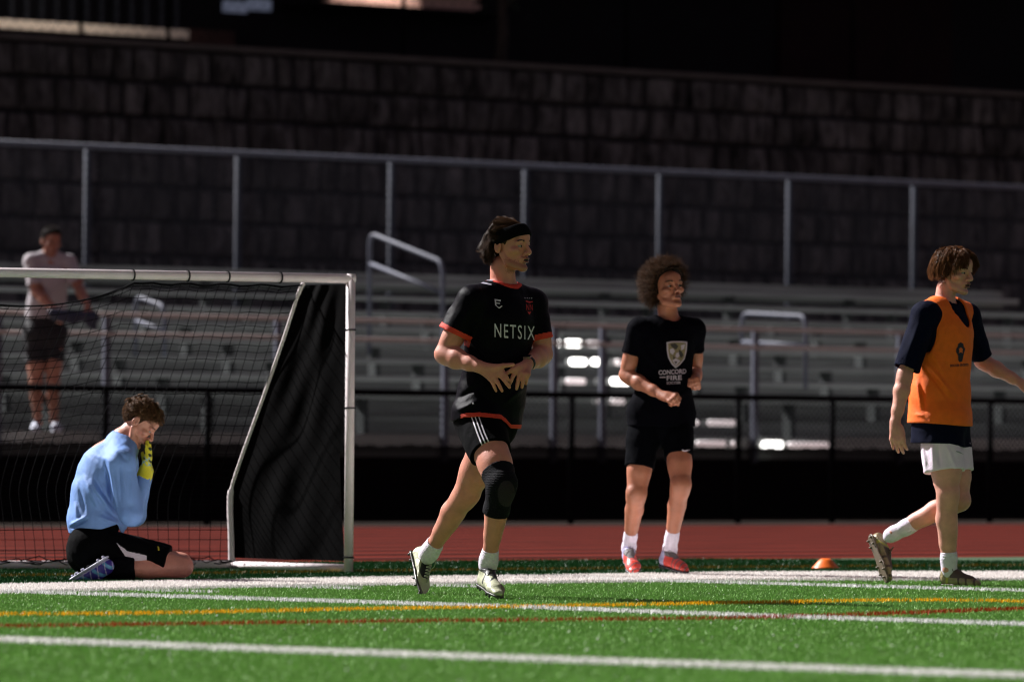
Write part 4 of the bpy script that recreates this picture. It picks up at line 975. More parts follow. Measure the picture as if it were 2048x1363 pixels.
    bm_ = mat('black_jersey', (.0016, .0014, .0030), .42, noise=.25, scale=50, bump=.25, bscale=260, spec=.05); red = mat('red_trim', (.62, .035, .012), .7, bump=.2, bscale=200)
    ncap = neck+np.array([0, .01, -.045]); nend = neck+np.array([-.003, 0, .10])
    def pf(C):
        r = np.zeros(len(C), int); 
        for c_, u_, rr_ in ((c2R, uR, .092), (c2L, uL, .070)):
            g = (C-c_)@u_; r[(np.abs(g) < .026) & (np.linalg.norm(C-c_-g[:, None]*u_, axis=1) < rr_)] = 1
        hm_ = (C[:, 2] < np.interp(C[:, 0], hx, hz)+.020) & (C[:, 0] > J(928, 0)[0]); r[hm_] = 1
        ab = nend-ncap; h = np.clip((C-ncap)@ab/(ab@ab), 0, 1); dd = np.linalg.norm(C-ncap-h[:, None]*ab, axis=1)-(.068+.017*h); r[(dd < .017) & (C[:, 2] > ncap[2]+.0)] = 1; return r
    shirt = cloth(fg, 'shirt', [(tor+inflate(gp+gR[:1]+gL[:1], .010), .03), (sR, .02, cutfn(c2R, uR)), (sL, .02, cutfn(c2L, uL))], [bm_, red], holes, cut, disp=disp, kg=.028, paintfn=pf, res=.0045)
    pw = mat('white_print', (.62, .58, .66), .6); pr_ = mat('red_print', (.55, .02, .015), .6)
    decal(fg, shirt, 'sponsor_text', text_polys('NETSIX', 989, 646, 1069, 674, 6, 0, .004, 1.25), pw)
    decal(fg, shirt, 'maker_mark', [[(989, 598), (1002, 600), (1001, 603), (990, 601)], [(989, 598), (992, 599), (993, 612), (990, 610)], [(991, 605), (1000, 606), (1000, 608), (991, 607)], [(990, 610), (993, 611), (998, 615), (998, 617)], [(998, 615), (1003, 611), (1005, 612), (999, 617)]], pw)
    decal(fg, shirt, 'club_crest', text_polys('N', 1052, 608, 1057.5, 620, .5)+text_polys('N', 1059, 608.5, 1064.5, 620.5, .5)+[[(1051, 601), (1058, 603), (1065, 602), (1065, 604), (1058, 606), (1051, 603.5)], [(1054, 622), (1058, 624), (1062, 622), (1060, 626), (1058, 629), (1056, 626)]], pr_)
    decal(fg, shirt, 'crest_stars', [[(x, 595.5), (x+1.6, 595.5), (x+1.6, 597), (x, 597)] for x in (1048.5, 1053, 1057.5, 1062)], pw)
    decal(fg, shirt, 'shoulder_stripe', [[(958, 563), (983, 568), (983, 571), (958, 566)], [(970, 558), (985, 560), (985, 562.5), (970, 561)]], mat('grey_print', (.33, .31, .38), .5))
    decal(fg, shirt, 'shoulder_stripe', [[(1050, 566), (1054, 566), (1061, 572), (1058, 573)], [(1074, 566), (1077, 568), (1081, 580), (1078, 580)]], mat('grey_print', (.33, .31, .38), .5))
    decal(fg, shirt, 'small_logo', [[(944, 805), (947, 804), (948, 807), (945, 809)]], pw)
    # shorts
    sdisp = lambda X, Y, Z: .004*wob(X, Y, Z, 22, 21, (1, 1, .35))
    shorts = cloth(fg, 'shorts', [(gp, .03), (gR+inflate(lR[:4], .007), .02, cutfn(qR, dR)), (gL+inflate(lL[:4], .007), .02, cutfn(qL, dL))], mat('black_shorts', (.0016, .0016, .0022), .8, bump=.25, bscale=240, spec=.05), (), lambda F, X, Y, Z: np.maximum(F, Z-(np.interp(X, hx, hz).astype(np.float32)+.03)), disp=sdisp, kg=.03)
    st = []
    for q in range(3):
        x0, x1 = 942+q*7.2, 965+q*7.6
        st.append([(x0, 833), (x0+2.4, 833), (x0+14, 865), (x1+3, 896-q*1.5), (x1+.6, 897-q*1.5), (x0+11.3, 866)])
    decal(fg, shorts, 'side_stripes', st, pw); decal(fg, shorts, 'side_stripes', [[(963, 903), (986, 892), (987, 894), (964, 905.5)]], pw)
    # knee brace
    s_ = anR-knR; t_ = knR-hipR; kb0 = knR-t_*.17; kb1 = knR+s_*.40
    u0, u1 = unit(t_), unit(s_)
    def kp(F, X, Y, Z):
        F = plane(F-.006, X, Y, Z, kb0, -u0); F = plane(F, X, Y, Z, kb1, u1); g = (Z-knR[2]); return F+.0014*np.sin(Z*560)*(np.abs(g) < .055)
    me = sdf_mesh('knee_brace', [(lR[1:10]+lR[10:11], .022)], res=.004, post=kp)
    bl = mat('brace_knit', (.004, .0036, .006), .75, spec=.1, bump=.6, bscale=200); gk = mat('brace_grey_knit', (.028, .021, .027), .8, spec=.1, bump=.6, bscale=220)
    def kpf(C):
        r = np.zeros(len(C), int); x = C[:, 0]; z = C[:, 2]; e = ((x-J(1020, 0)[0])/.040)**2+((z-J(0, 978)[2])/.062)**2; r[(e < 1) & (C[:, 1] < -.22)] = 1; return r
    paint(me, kpf); fg.link('knee_brace', me, [bl, gk])
    # watch
    fd = unit(wrL-elL); wc = wrL-fd*.012
    me = sdf_mesh('watch_strap', [([cone(wc-fd*.010, wc+fd*.010, .0325, .0325)], .01)], res=.003, post=lambda F, X, Y, Z: np.maximum(F, np.abs((X-wc[0])*fd[0]+(Y-wc[1])*fd[1]+(Z-wc[2])*fd[2])-.010))
    wt = fg.link('watch', me, mat('watch_strap', (.008, .008, .009), .5))
    wf = wc+np.array([-.006, -.012, .030]); mb = MB(); wu = unit(np.array([-.1, -.3, 1])); wa = unit(fd-wu*(fd@wu)); wb = np.cross(wu, wa)
    def wfn(x, y, z): return wf+wa*x+wb*y+wu*z
    mb.box((-.020, -.017, -.005), (.020, .017, .005), wfn); mb.build('watch_case', mat('watch_metal', (.35, .28, .25), .25, metal=.9), wt)
    mb = MB(); mb.box((-.016, -.013, .0052), (.016, .013, .0062), wfn); mb.build('watch_face', mat('watch_glass', (.006, .006, .008), .1), wt)
    # socks and boots
    sock(fg, knR, anR, .84, .040, .041, WHITE_SOCK); sock(fg, knL, anL, .84, .042, .042, WHITE_SOCK)
    up = mat('lime_white_boot', (.47, .48, .33), .38, noise=.12, scale=25, bump=.2, bscale=80); dk = mat('boot_dark_patch', (.02, .022, .018), .5); br = mat('boot_tan_patch', (.20, .17, .10), .5)
    sole = mat('boot_sole_dark', (.03, .03, .025), .4); lc = mat('dark_lace', (.03, .03, .03), .7)
    def pfs(x, y, z): r = np.zeros(len(x), int); r[(np.sin(x*26+y*60) > .72) & (x > .25) & (x < .62) & (z > .03)] = 1; r[(x > .6) & (y > .012) & (z > .012)] = 2; r[(z > .078)] = 1; return r
    foot(fg, J(962, 1172, -.10), J(998, 1196, -.335), np.array([.10, .18, .98]), anR, [up, dk, br], sole, lc, paintfn=pfs)
    def pfs2(x, y, z): r = np.zeros(len(x), int); r[(x > .16) & (x < .62) & (z > .030) & (np.abs(y) < .03)] = 1; r[(x > .62) & (z > .05)] = 2; return r
    foot(fg, J(822, 1106, .60), J(842, 1194, .40), np.array([.80, -.55, -.15]), J(858, 1108, .50), [up, dk, br], sole, mat('pale_lace', (.35, .36, .28), .7), paintfn=pfs2)
    return fg
player_black()
# ================================================================== RUNNER WITH CURLY HAIR
def player_curly():
    fg = Fig(1320, 1150, 'runner with big curly hair in black crest T-shirt, black shorts and red boots'); J = fg.J
    B = basis(18); f, l = B[0], B[1]; HB = basis(33, -9, 3); hc = J(1333, 576, -.02)
    pel = J(1322, 826); chest = J(1333, 690); neck = J(1337, 640, .01); shR = J(1277, 659, -.05); shL = J(1389, 660, .07)
    elR = J(1252, 750, -.02); wrR = J(1324, 790, -.20); elL = J(1390, 746, .16); wrL = J(1391, 760, -.06)
    hipR = J(1292, 830, -.03); knR = J(1273, 985, -.13); anR = J(1258, 1092, .20); hipL = J(1352, 830, .03); knL = J(1362, 968, -.18); anL = J(1340, 1096, .02)
    hp, H = head_prims(hc, HB, 1.03, jaw=.95, mouth=0)
    hp += [cone(J(1334, 612, .0), neck, .056, .058), cone(neck, chest*.35+neck*.65, .060, .075)]
    tp = torso_prims(pel, chest, neck, shR, shL, f, l, .93)
    lR, _, _ = body_leg(hipR, knR, anR, (.082, .066, .052, .053, .034)); lL, _, _ = body_leg(hipL, knL, anL, (.082, .066, .052, .053, .034))
    aR = body_arm(shR, elR, wrR, .98); aL = body_arm(shL, elL, wrL, .95)
    fist = ((62, 80, 40),)*4
    pR, fR = hand_prims(wrR, J(1352, 797, -.26)-wrR, [.10, .75, -.55], [.35, -.45, .9], fist, (2, 0, -1, -3), (8, 25, 30, 25), .97, 1.10)
    pL, fL = hand_prims(wrL, J(1400, 770, -.20)-wrL, [-.95, .1, -.2], [.2, -.2, 1], fist, (2, 0, -1, -3), (5, 25, 30, 25), .97, 1.10)
    groups = [(tp, .03), (hp, .010), (lR, .022), (lL, .022), (aR, .02), (aL, .02), (pR, .012), (pL, .012)]+[(x, .003) for x in fR+fL]
    h0, h1 = J(0, 625)[2], J(0, 525)[2]
    build_body(fg, groups, skin('skin_warm_brown', (.40, .15, .085), None), (zfine((J(1295, 0)[0], J(1372, 0)[0])), zfine((-.18, .02)), zfine((h0, h1), (J(0, 820)[2], J(0, 745)[2]))), H, None, .0055, 1.03, 0, HB)
    add_eyes(fg, H, HB, 1.03, (.010, .006, .004), .15)
    # goatee tuft
    mb = MB(); r = np.random.default_rng(8)
    for q in range(60):
        p = H(.093-.004*r.random(), (r.random()-.5)*.022, -.096-.012*r.random()); mb.tube([p, p+HB[0]*.004-HB[2]*.006], [.0010, .0004], 3)
    for q in range(50):
        x = (r.random()-.5)*.038; p = H(.103-.010*abs(x)/.019, x, -.049); mb.tube([p, p+HB[0]*.002-HB[2]*.004], [.0007, .0003], 3)
    mb.build('goatee', mat('beard_hair', (.02, .011, .007), .6), fg.root)
    hm = hairmat('brown_curls', (.11, .055, .028), .5, .4)
    hl = [-.080, -.085, -.080, -.055, -.035, .020, .060, .085, .095, .10]
    cap = hair_cap(fg, hc, HB, 1.03, hl, .034, hairmat('dark_curls', (.016, .008, .005), .8), .008, 55, 4)
    strands(fg, hc, HB, 1.03, hl, hm, 5200, 14, .0070, lambda p, t: np.tile([-.12, 0, -.10], (len(p), 1)), 1.0, .018, .0012, 1.45, .42, 9, cap, minu=-.075)
    strands(fg, hc, HB, 1.03, [v+.01 for v in hl], hm, 1800, 10, .0060, lambda p, t: np.tile([.25, 0, .15], (len(p), 1)), .9, .018, .0012, 1.7, .4, 10, cap, minu=.075)
    # T-shirt
    dR, dL = unit(knR-hipR), unit(knL-hipL); qR = hipR+dR*((J(1280, 935, -.1)-hipR)@dR); qL = hipL+dL*((J(1361, 914, -.1)-hipL)@dL)
    gR = [cone(hipR, qR+dR*.02, .092, .082)]; gL = [cone(hipL, qL+dL*.02, .090, .078)]; gp = [cone(hipR+[0, 0, .02], hipL+[0, 0, .02], .102, .102), cone(J(1322, 845), J(1324, 795), .145, .135, n=f, q=.8)]
    uR = unit(elR-shR); uL = unit(elL-shL); cR = shR+uR*((J(1267, 709, -.04)-shR)@uR); cL = shL+uL*((J(1397, 703, .1)-shL)@uL)
    tor = [cone(J(1322, 862), J(1326, 790), .172, .160, n=f, q=.80), cone(J(1326, 790), J(1331, 690), .160, .168, n=f, q=.74), cone(shR, shL, .056, .054), cone(neck+[0, 0, -.03], shR, .068, .056), cone(neck+[0, 0, -.03], shL, .068, .056)]
    sR = [cone(shR, cR+uR*.03, .062, .060)]; sL = [cone(shL, cL+uL*.03, .060, .057)]
    def disp(X, Y, Z):
        d = .004*wob(X, Y, Z, 18, 31, (1, 1, .5))
        for (x0, y0, x1, y1, wv, am) in ((1285, 700, 1320, 740, 5, .008), (1380, 700, 1350, 760, 5, .008), (1275, 770, 1320, 790, 5, .008), (1380, 780, 1340, 800, 5, .007)):
            p, q = J(x0, y0), J(x1, y1); dd, h = seg2(X, Z, (p[0], p[2]), (q[0], q[2])); d = d-am*np.exp(-(dd/(wv*.0028))**2)*np.sin(np.pi*np.clip(h, .02, .98))
        return d
    hz = J(0, 842)[2]
    holes = [cone(cR-uR*.03, cR+uR*.06, .052, .052), cone(cL-uL*.03, cL+uL*.06, .050, .050), cone(neck+[.004, -.02, -.052], neck+[0, .0, .10], .062, .080)]
    tee = cloth(fg, 'shirt', [(tor+inflate(gp+gR[:1]+gL[:1], .010), .03), (sR, .02, cutfn(cR, uR)), (sL, .02, cutfn(cL, uL))], mat('black_cotton', (.0014, .0014, .0032), .9, noise=.2, scale=30, bump=.3, bscale=240, spec=.04), holes,
                lambda F, X, Y, Z: np.maximum(F, hz-Z), disp=disp, kg=.028, res=.005)
    lav = mat('lavender_print', (.42, .36, .42), .7); gold = mat('gold_print', (.20, .16, .08), .7); dkp = mat('dark_print', (.03, .025, .02), .7)
    sh = [(1333, 684), (1344, 682), (1362, 682), (1374, 683), (1373, 700), (1369, 718), (1360, 729), (1351, 736), (1343, 728), (1336, 715), (1333.5, 700)]
    c = (1353.5, 704)
    decal(fg, tee, 'crest_border', [sh], lav, .0020); decal(fg, tee, 'crest_field', [[(c[0]+(x-c[0])*.86, c[1]+(y-c[1])*.88) for x, y in sh]], gold, .0034)
    decal(fg, tee, 'crest_emblem', [[(1339, 698), (1346, 696), (1349, 702), (1345, 709), (1340, 705)], [(1352, 706), (1358, 703), (1359, 710), (1354, 716), (1350, 712)], [(1361, 690), (1369, 688), (1367, 697), (1362, 700)], [(1344, 720), (1351, 716), (1360, 721), (1351, 731)]], lav, .0046)
    decal(fg, tee, 'crest_emblem', [[(1340, 688), (1350, 686), (1356, 692), (1351, 699), (1343, 693)], [(1357, 698), (1362, 702), (1366, 710), (1361, 716), (1357, 708)], [(1346, 711), (1350, 716), (1346, 719)], [(1348, 722), (1354, 722), (1351, 728)]], dkp, .0052)
    decal(fg, tee, 'team_text', text_polys('CONCORD', 1317, 740, 1372, 749.5, -3, 0, .03, 1.0), lav); decal(fg, tee, 'team_text', text_polys('FIRE', 1333, 751, 1363, 760.5, -1.5, 0, .03, 1.05)+[[(1318.5, 753), (1331, 752.5), (1331, 755), (1320, 755.5)]], lav)
    decal(fg, tee, 'team_text', text_polys('SOCCER', 1333, 763, 1361, 768.5, -1, 0, .02, 1.0), lav)
    # shorts
    shorts = cloth(fg, 'shorts', [(gp, .03), (gR+inflate(lR[:4], .008), .02, cutfn(qR, dR)), (gL+inflate(lL[:4], .008), .02, cutfn(qL, dL))], mat('black_running_shorts', (.0012, .0015, .0028), .9, spec=.04, bump=.25, bscale=240), (), lambda F, X, Y, Z: np.maximum(F, Z-hz-.03),
                   disp=lambda X, Y, Z: .005*wob(X, Y, Z, 22, 41, (1, 1, .3)), kg=.03, res=.005)
    decal(fg, shorts, 'small_mark', [[(1364, 898), (1369, 900), (1379, 898.5), (1380, 900), (1369, 902.5), (1364, 900.5)]], lav)
    sock(fg, knR, anR, .72, .037, .038, WHITE_SOCK); sock(fg, knL, anL, .72, .038, .039, WHITE_SOCK)
    red = mat('red_boot', (.72, .075, .055), .35, noise=.12, scale=20, bump=.2, bscale=80); gry = mat('boot_grey_knit', (.16, .15, .15), .8, bump=.4, bscale=150); lil = mat('boot_lilac_heel', (.42, .42, .62), .45); sole = mat('boot_sole_black', (.02, .02, .025), .4); lc = mat('grey_lace', (.25, .23, .22), .7)
    def pf(x, y, z): r = np.zeros(len(x), int); r[(z > .070) | ((x > .3) & (x < .6) & (np.abs(y) < .018) & (z > .05))] = 1; r[(x < .22)] = 2; r[(np.sin(x*40+y*70) > .85) & (x > .5)] = 1; return r
    foot(fg, J(1256, 1122, .215), J(1270, 1149, -.005), np.array([-.05, -.45, .88]), anR+[0, 0, 0], [red, gry, lil], sole, lc, paintfn=pf)
    foot(fg, J(1324, 1132, .06), J(1372, 1146, -.13), np.array([.0, .08, 1]), anL, [red, gry, lil], sole, lc, paintfn=pf)
player_curly()
# ================================================================== PLAYER IN ORANGE BIB
def player_bib():
    fg = Fig(1895, 1172, 'player in orange training bib over navy shirt with white shorts, walking right'); J = fg.J
    B = basis(58); f, l = B[0], B[1]; HB = basis(54, 9); hc = J(1908, 541)
    pel = J(1884, 828); chest = J(1892, 668); neck = J(1889, 605); shR = J(1850, 630, -.15); shL = J(1934, 632, .15)
    elR = J(1811, 745, -.19); wrR = J(1790, 845, -.24); elL = J(1964, 722, .24); wrL = J(2043, 766, .12)
    hipR = J(1880, 830, -.07); knR = J(1896, 985, -.12); anR = J(1898, 1136, -.06); hipL = J(1894, 832, .07); knL = J(1919, 1000, .0); anL = J(1788, 1066, .14)
    hp, H = head_prims(hc, HB, 1.0, jaw=.95, mouth=.004)
    hp += [cone(J(1893, 575, .0), neck, .052, .056), cone(neck, chest*.4+neck*.6, .058, .075)]
    tp = torso_prims(pel, chest, neck, shR, shL, f, l, .95)
    lR, _, _ = body_leg(hipR, knR, anR, (.090, .076, .057, .062, .040), front=f); lL, _, _ = body_leg(hipL, knL, anL, (.088, .072, .055, .056, .038))
    aR = body_arm(shR, elR, wrR, 1.0); aL = body_arm(shL, elL, wrL, 1.0)
    pR, fR = hand_prims(wrR, J(1797, 900, -.27)-wrR, [.35, .95, 0], [.93, -.3, 0], ((18, 26, 18), (16, 24, 18), (14, 22, 16), (14, 20, 14)), (4, 1, -3, -7), (10, 10, 14, 10), 1.04)
    pL, fL = hand_prims(wrL, J(2085, 800, .05)-wrL, [-.2, .9, -.4], [.5, -.3, .8], ((15, 22, 15),)*4, (4, 1, -3, -7), (20, 8, 12, 10), 1.0)
    groups = [(tp, .03), (hp, .010), (lR, .022), (lL, .022), (aR, .02), (aL, .02), (pR, .012), (pL, .012)]+[(x, .003) for x in fR+fL]
    build_body(fg, groups, skin('skin_fair', (.64, .30, .225), None), (zfine((J(1895, 0)[0], J(1948, 0)[0]), (J(1775, 0)[0], J(1815, 0)[0])), zfine((-.30, -.02)), zfine((J(0, 592)[2], J(0, 500)[2]), (J(0, 910)[2], J(0, 845)[2]))), H, None, .0055, 1.0, .004, HB)
    add_eyes(fg, H, HB, 1.0, (.03, .018, .010), .2)
    hm = hairmat('light_brown_hair', (.15, .062, .024), .30, .3)
    hl = [-.070, -.070, -.060, -.045, -.035, .005, .040, .060, .074, .08]
    cap = hair_cap(fg, hc, HB, 1.0, hl, .006, hairmat('brown_underhair', (.03, .015, .008), .5), .003, 60, 6)
    def flow(p, t):
        d = np.zeros_like(p); d[:, 2] = -1.0*np.clip(t*1.6+(.10-p[:, 2])*8, .0, 1.4); d[:, 1] = np.sign(p[:, 1]+.005)*.8*np.clip(1-t*1.3, 0, 1); d[:, 0] = .10-.25*(p[:, 0] < -.04)+.30*(p[:, 0] > .02)+.35*np.clip(t-.6, 0, 1)*(p[:, 0] < 0); return d
    strands(fg, hc, HB, 1.0, hl, hm, 6500, 10, .0076, flow, .12, .008, .0010, 0, .10, 12, cap, minu=.0, clump=420)
    # curtains falling beside the forehead
    def flow3(p, t):
        d = np.zeros_like(p); d[:, 2] = .3-2.2*t; d[:, 0] = .70-.9*t; d[:, 1] = np.sign(p[:, 1])*(.35+.3*t); return d
    strands(fg, hc, HB, 1.0, hl, hm, 1100, 11, .0068, flow3, .20, .012, .0011, 0, .08, 13, cap, rootfn=lambda p: p[0] > .035 and abs(p[1]) > .008, clump=36)
    # navy shirt
    dR, dL = unit(knR-hipR), unit(knL-hipL); qR = hipR+dR*((J(1885, 943, -.08)-hipR)@dR); qL = hipL+dL*((J(1915, 944, .05)-hipL)@dL)
    gR = [cone(hipR+[0, 0, -.02], qR+dR*.02-f*.012, .105, .108)]; gL = [cone(hipL, qL+dL*.02, .100, .090)]; gp = [cone(hipR+[0, 0, -.02]+l*.03, hipL+[0, 0, -.02]-l*.03, .118, .118), cone(J(1880, 845), J(1882, 800), .145, .14, n=f, q=.85)]
    uR, uL = unit(elR-shR), unit(elL-shL); cR = shR+uR*((J(1808, 736, -.18)-shR)@uR); cL = shL+uL*((J(1959, 720, .2)-shL)@uL)
    tor = [cone(J(1877, 895), J(1880, 800), .168, .165, n=f, q=.84), cone(J(1880, 800), J(1890, 668), .165, .170, n=f, q=.78), cone(shR, shL, .058, .058), cone(neck+[0, 0, -.03], shR, .070, .060), cone(neck+[0, 0, -.03], shL, .070, .060)]
    sR = [cone(shR, cR+uR*.03, .072, .070)]; sL = [cone(shL, cL+uL*.03, .066, .060)]
    def disp(X, Y, Z):
        d = .004*wob(X, Y, Z, 17, 51, (1, 1, .5))
        for (x0, y0, x1, y1, wv, am) in ((1835, 640, 1805, 720, 5, .010), (1850, 650, 1825, 730, 5, .008), (1945, 640, 1965, 700, 5, .008)):
            p, q = J(x0, y0), J(x1, y1); dd, h = seg2(X, Z, (p[0], p[2]), (q[0], q[2])); d = d-am*np.exp(-(dd/(wv*.0027))**2)*np.sin(np.pi*np.clip(h, .02, .98))
        return d
    hz = lambda X: np.interp(X, [J(1815, 0)[0], J(1900, 0)[0], J(1930, 0)[0]], [J(0, 872)[2], J(0, 873)[2], J(0, 880)[2]]).astype(np.float32)
    holes = [cone(cR-uR*.03, cR+uR*.06, .062, .064), cone(cL-uL*.03, cL+uL*.06, .052, .054), cone(neck+f*.012+[0, 0, -.045], neck+[0, .0, .10], .058, .078)]
    navy = mat('navy_jersey', (.0018, .0032, .015), .8, noise=.2, scale=30, bump=.3, bscale=240, spec=.06)
    shirt = cloth(fg, 'shirt', [(tor+inflate(gp+gR[:1]+gL[:1], .010), .03), (sR, .02, cutfn(cR, uR)), (sL, .02, cutfn(cL, uL))], navy, holes, lambda F, X, Y, Z: np.maximum(F, hz(X)-Z), disp=disp, kg=.028, res=.005)
    # bib
    bt = [cone(J(1876, 860), J(1879, 790), .182, .176, n=f, q=.88), cone(J(1879, 790), J(1890, 668), .176, .176, n=f, q=.82), cone(neck*.7+shR*.3+[0, 0, -.03], neck*.7+shL*.3+[0, 0, -.03], .080, .080), cone(neck+[0, 0, -.03], shR*.9+neck*.1, .080, .068), cone(neck+[0, 0, -.03], shL*.9+neck*.1, .080, .068)]
    def bdisp(X, Y, Z):
        d = .0030*wob(X, Y, Z, 11, 61, (1, 1, .5))
        for (x0, y0, x1, y1, wv, am) in ((1836, 722, 1898, 806, 3.2, -.009), (1845, 720, 1907, 798, 4, .014), (1828, 760, 1840, 822, 4, .012), (1836, 750, 1846, 830, 4, -.008), (1858, 700, 1890, 760, 5, .007), (1930, 690, 1905, 780, 6, .006), (1825, 828, 1845, 832, 3, .006), (1845, 690, 1870, 720, 5, .008)):
            p, q = J(x0, y0), J(x1, y1); dd, h = seg2(X, Z, (p[0], p[2]), (q[0], q[2])); d = d-am*np.exp(-(dd/(wv*.0027))**2)*np.sin(np.pi*np.clip(h, .02, .98))
        return d
    hzb = lambda X: np.interp(X, [J(1815, 0)[0], J(1850, 0)[0], J(1930, 0)[0]], [J(0, 832)[2], J(0, 832)[2], J(0, 838)[2]]).astype(np.float32)
    Bz = B
    holes = [ell(shR-l*.075+[0, 0, -.075], (.088, .13, .165), B), ell(shL+l*.075+[0, 0, -.075], (.088, .13, .165), B), ell(neck+f*.10+[0, 0, .00], (.16, .072, .135), B), cone(neck+[0, 0, -.03], neck+[0, 0, .10], .074, .09)]
    orange = mat('orange_bib_mesh', (.95, .165, .012), .65, noise=.08, scale=20, bump=.35, bscale=320, spec=.3)
    bib = cloth(fg, 'training_bib', [(bt+inflate(gp+gR[:1]+gL[:1], .022), .03)], orange, holes, lambda F, X, Y, Z: np.maximum(F, hzb(X)-Z), disp=bdisp, kg=.028, res=.005)
    dk = mat('bib_dark_print', (.012, .010, .022), .7); org2 = mat('bib_orange_print', (.80, .15, .02), .7)
    decal(fg, bib, 'bib_logo', [[(1916, 687), (1921, 684), (1926, 687), (1927, 693), (1930, 697), (1928, 704), (1926, 712), (1924, 722), (1919, 724), (1916, 720), (1916, 711), (1912, 704), (1912, 697), (1915, 693)]], dk)
    decal(fg, bib, 'bib_logo', [[(1917, 697), (1921, 694), (1925, 698), (1924, 703), (1925, 706), (1921, 704), (1917, 706), (1918, 702)]], org2, .0034)
    decal(fg, bib, 'bib_text', text_polys('SOCCER SPORTS', 1900, 728.5, 1936, 733.5, -2, 0, .03, 1.0), dk)
    # shorts
    def sd2(X, Y, Z):
        d = .004*wob(X, Y, Z, 20, 71, (1, 1, .3))
        for (x0, y0, x1, y1, wv, am) in ((1868, 880, 1876, 940, 3.5, -.012), (1885, 885, 1908, 940, 4, .008), (1838, 880, 1848, 940, 4, .008), (1915, 885, 1925, 900, 4, -.007), (1858, 885, 1862, 940, 4, .008)):
            p, q = J(x0, y0), J(x1, y1); dd, h = seg2(X, Z, (p[0], p[2]), (q[0], q[2])); d = d-am*np.exp(-(dd/(wv*.0027))**2)*np.sin(np.pi*np.clip(h, .02, .98))
        return d
    shorts = cloth(fg, 'shorts', [(gp, .03), (gR+inflate(lR[:4], .008), .02, cutfn(qR, dR)), (gL+inflate(lL[:4], .008), .02, cutfn(qL, dL))], mat('white_shorts', (.84, .70, .84), .75, noise=.06, bump=.3, bscale=240), (), lambda F, X, Y, Z: np.maximum(F, Z-hz(X)-.03), disp=sd2, kg=.03, res=.005)
    decal(fg, shorts, 'small_mark', [[(1912, 901), (1918, 902), (1927, 908), (1920, 906), (1912, 903)]], mat('pale_grey_print', (.35, .33, .38), .7))
    sock(fg, knR, anR, .77, .043, .037, WHITE_SOCK, down=np.array([.006, 0, -.02])); sock(fg, knL, anL, .70, .043, .038, WHITE_SOCK)
    up = mat('gold_boot', (.30, .24, .13), .35, noise=.3, scale=30, bump=.3, bscale=80); yl = mat('boot_yellow', (.50, .44, .08), .4); bw = mat('boot_brown', (.09, .06, .045), .45); sole = mat('boot_sole_brown', (.12, .09, .06), .4); lc = mat('brown_lace', (.12, .09, .07), .7)
    def pf(x, y, z): r = np.zeros(len(x), int); r[(z > .045) & (x > .3)] = 2; r[(np.abs(x-.17-z*1.2) < .03)] = 1; r[(np.sin(x*30+y*50) > .7) & (x > .5)] = 2; return r
    foot(fg, J(1886, 1171, -.02), J(1958, 1174, -.17), np.array([0, 0, 1]), anR+[0, 0, 0], [up, yl, bw], sole, lc, paintfn=pf)
    foot(fg, J(1738, 1072, .20), J(1773, 1162, .06), np.array([.93, .05, -.35]), J(1779, 1072, .14), [up, yl, bw], sole, lc, paintfn=pf)
player_bib()
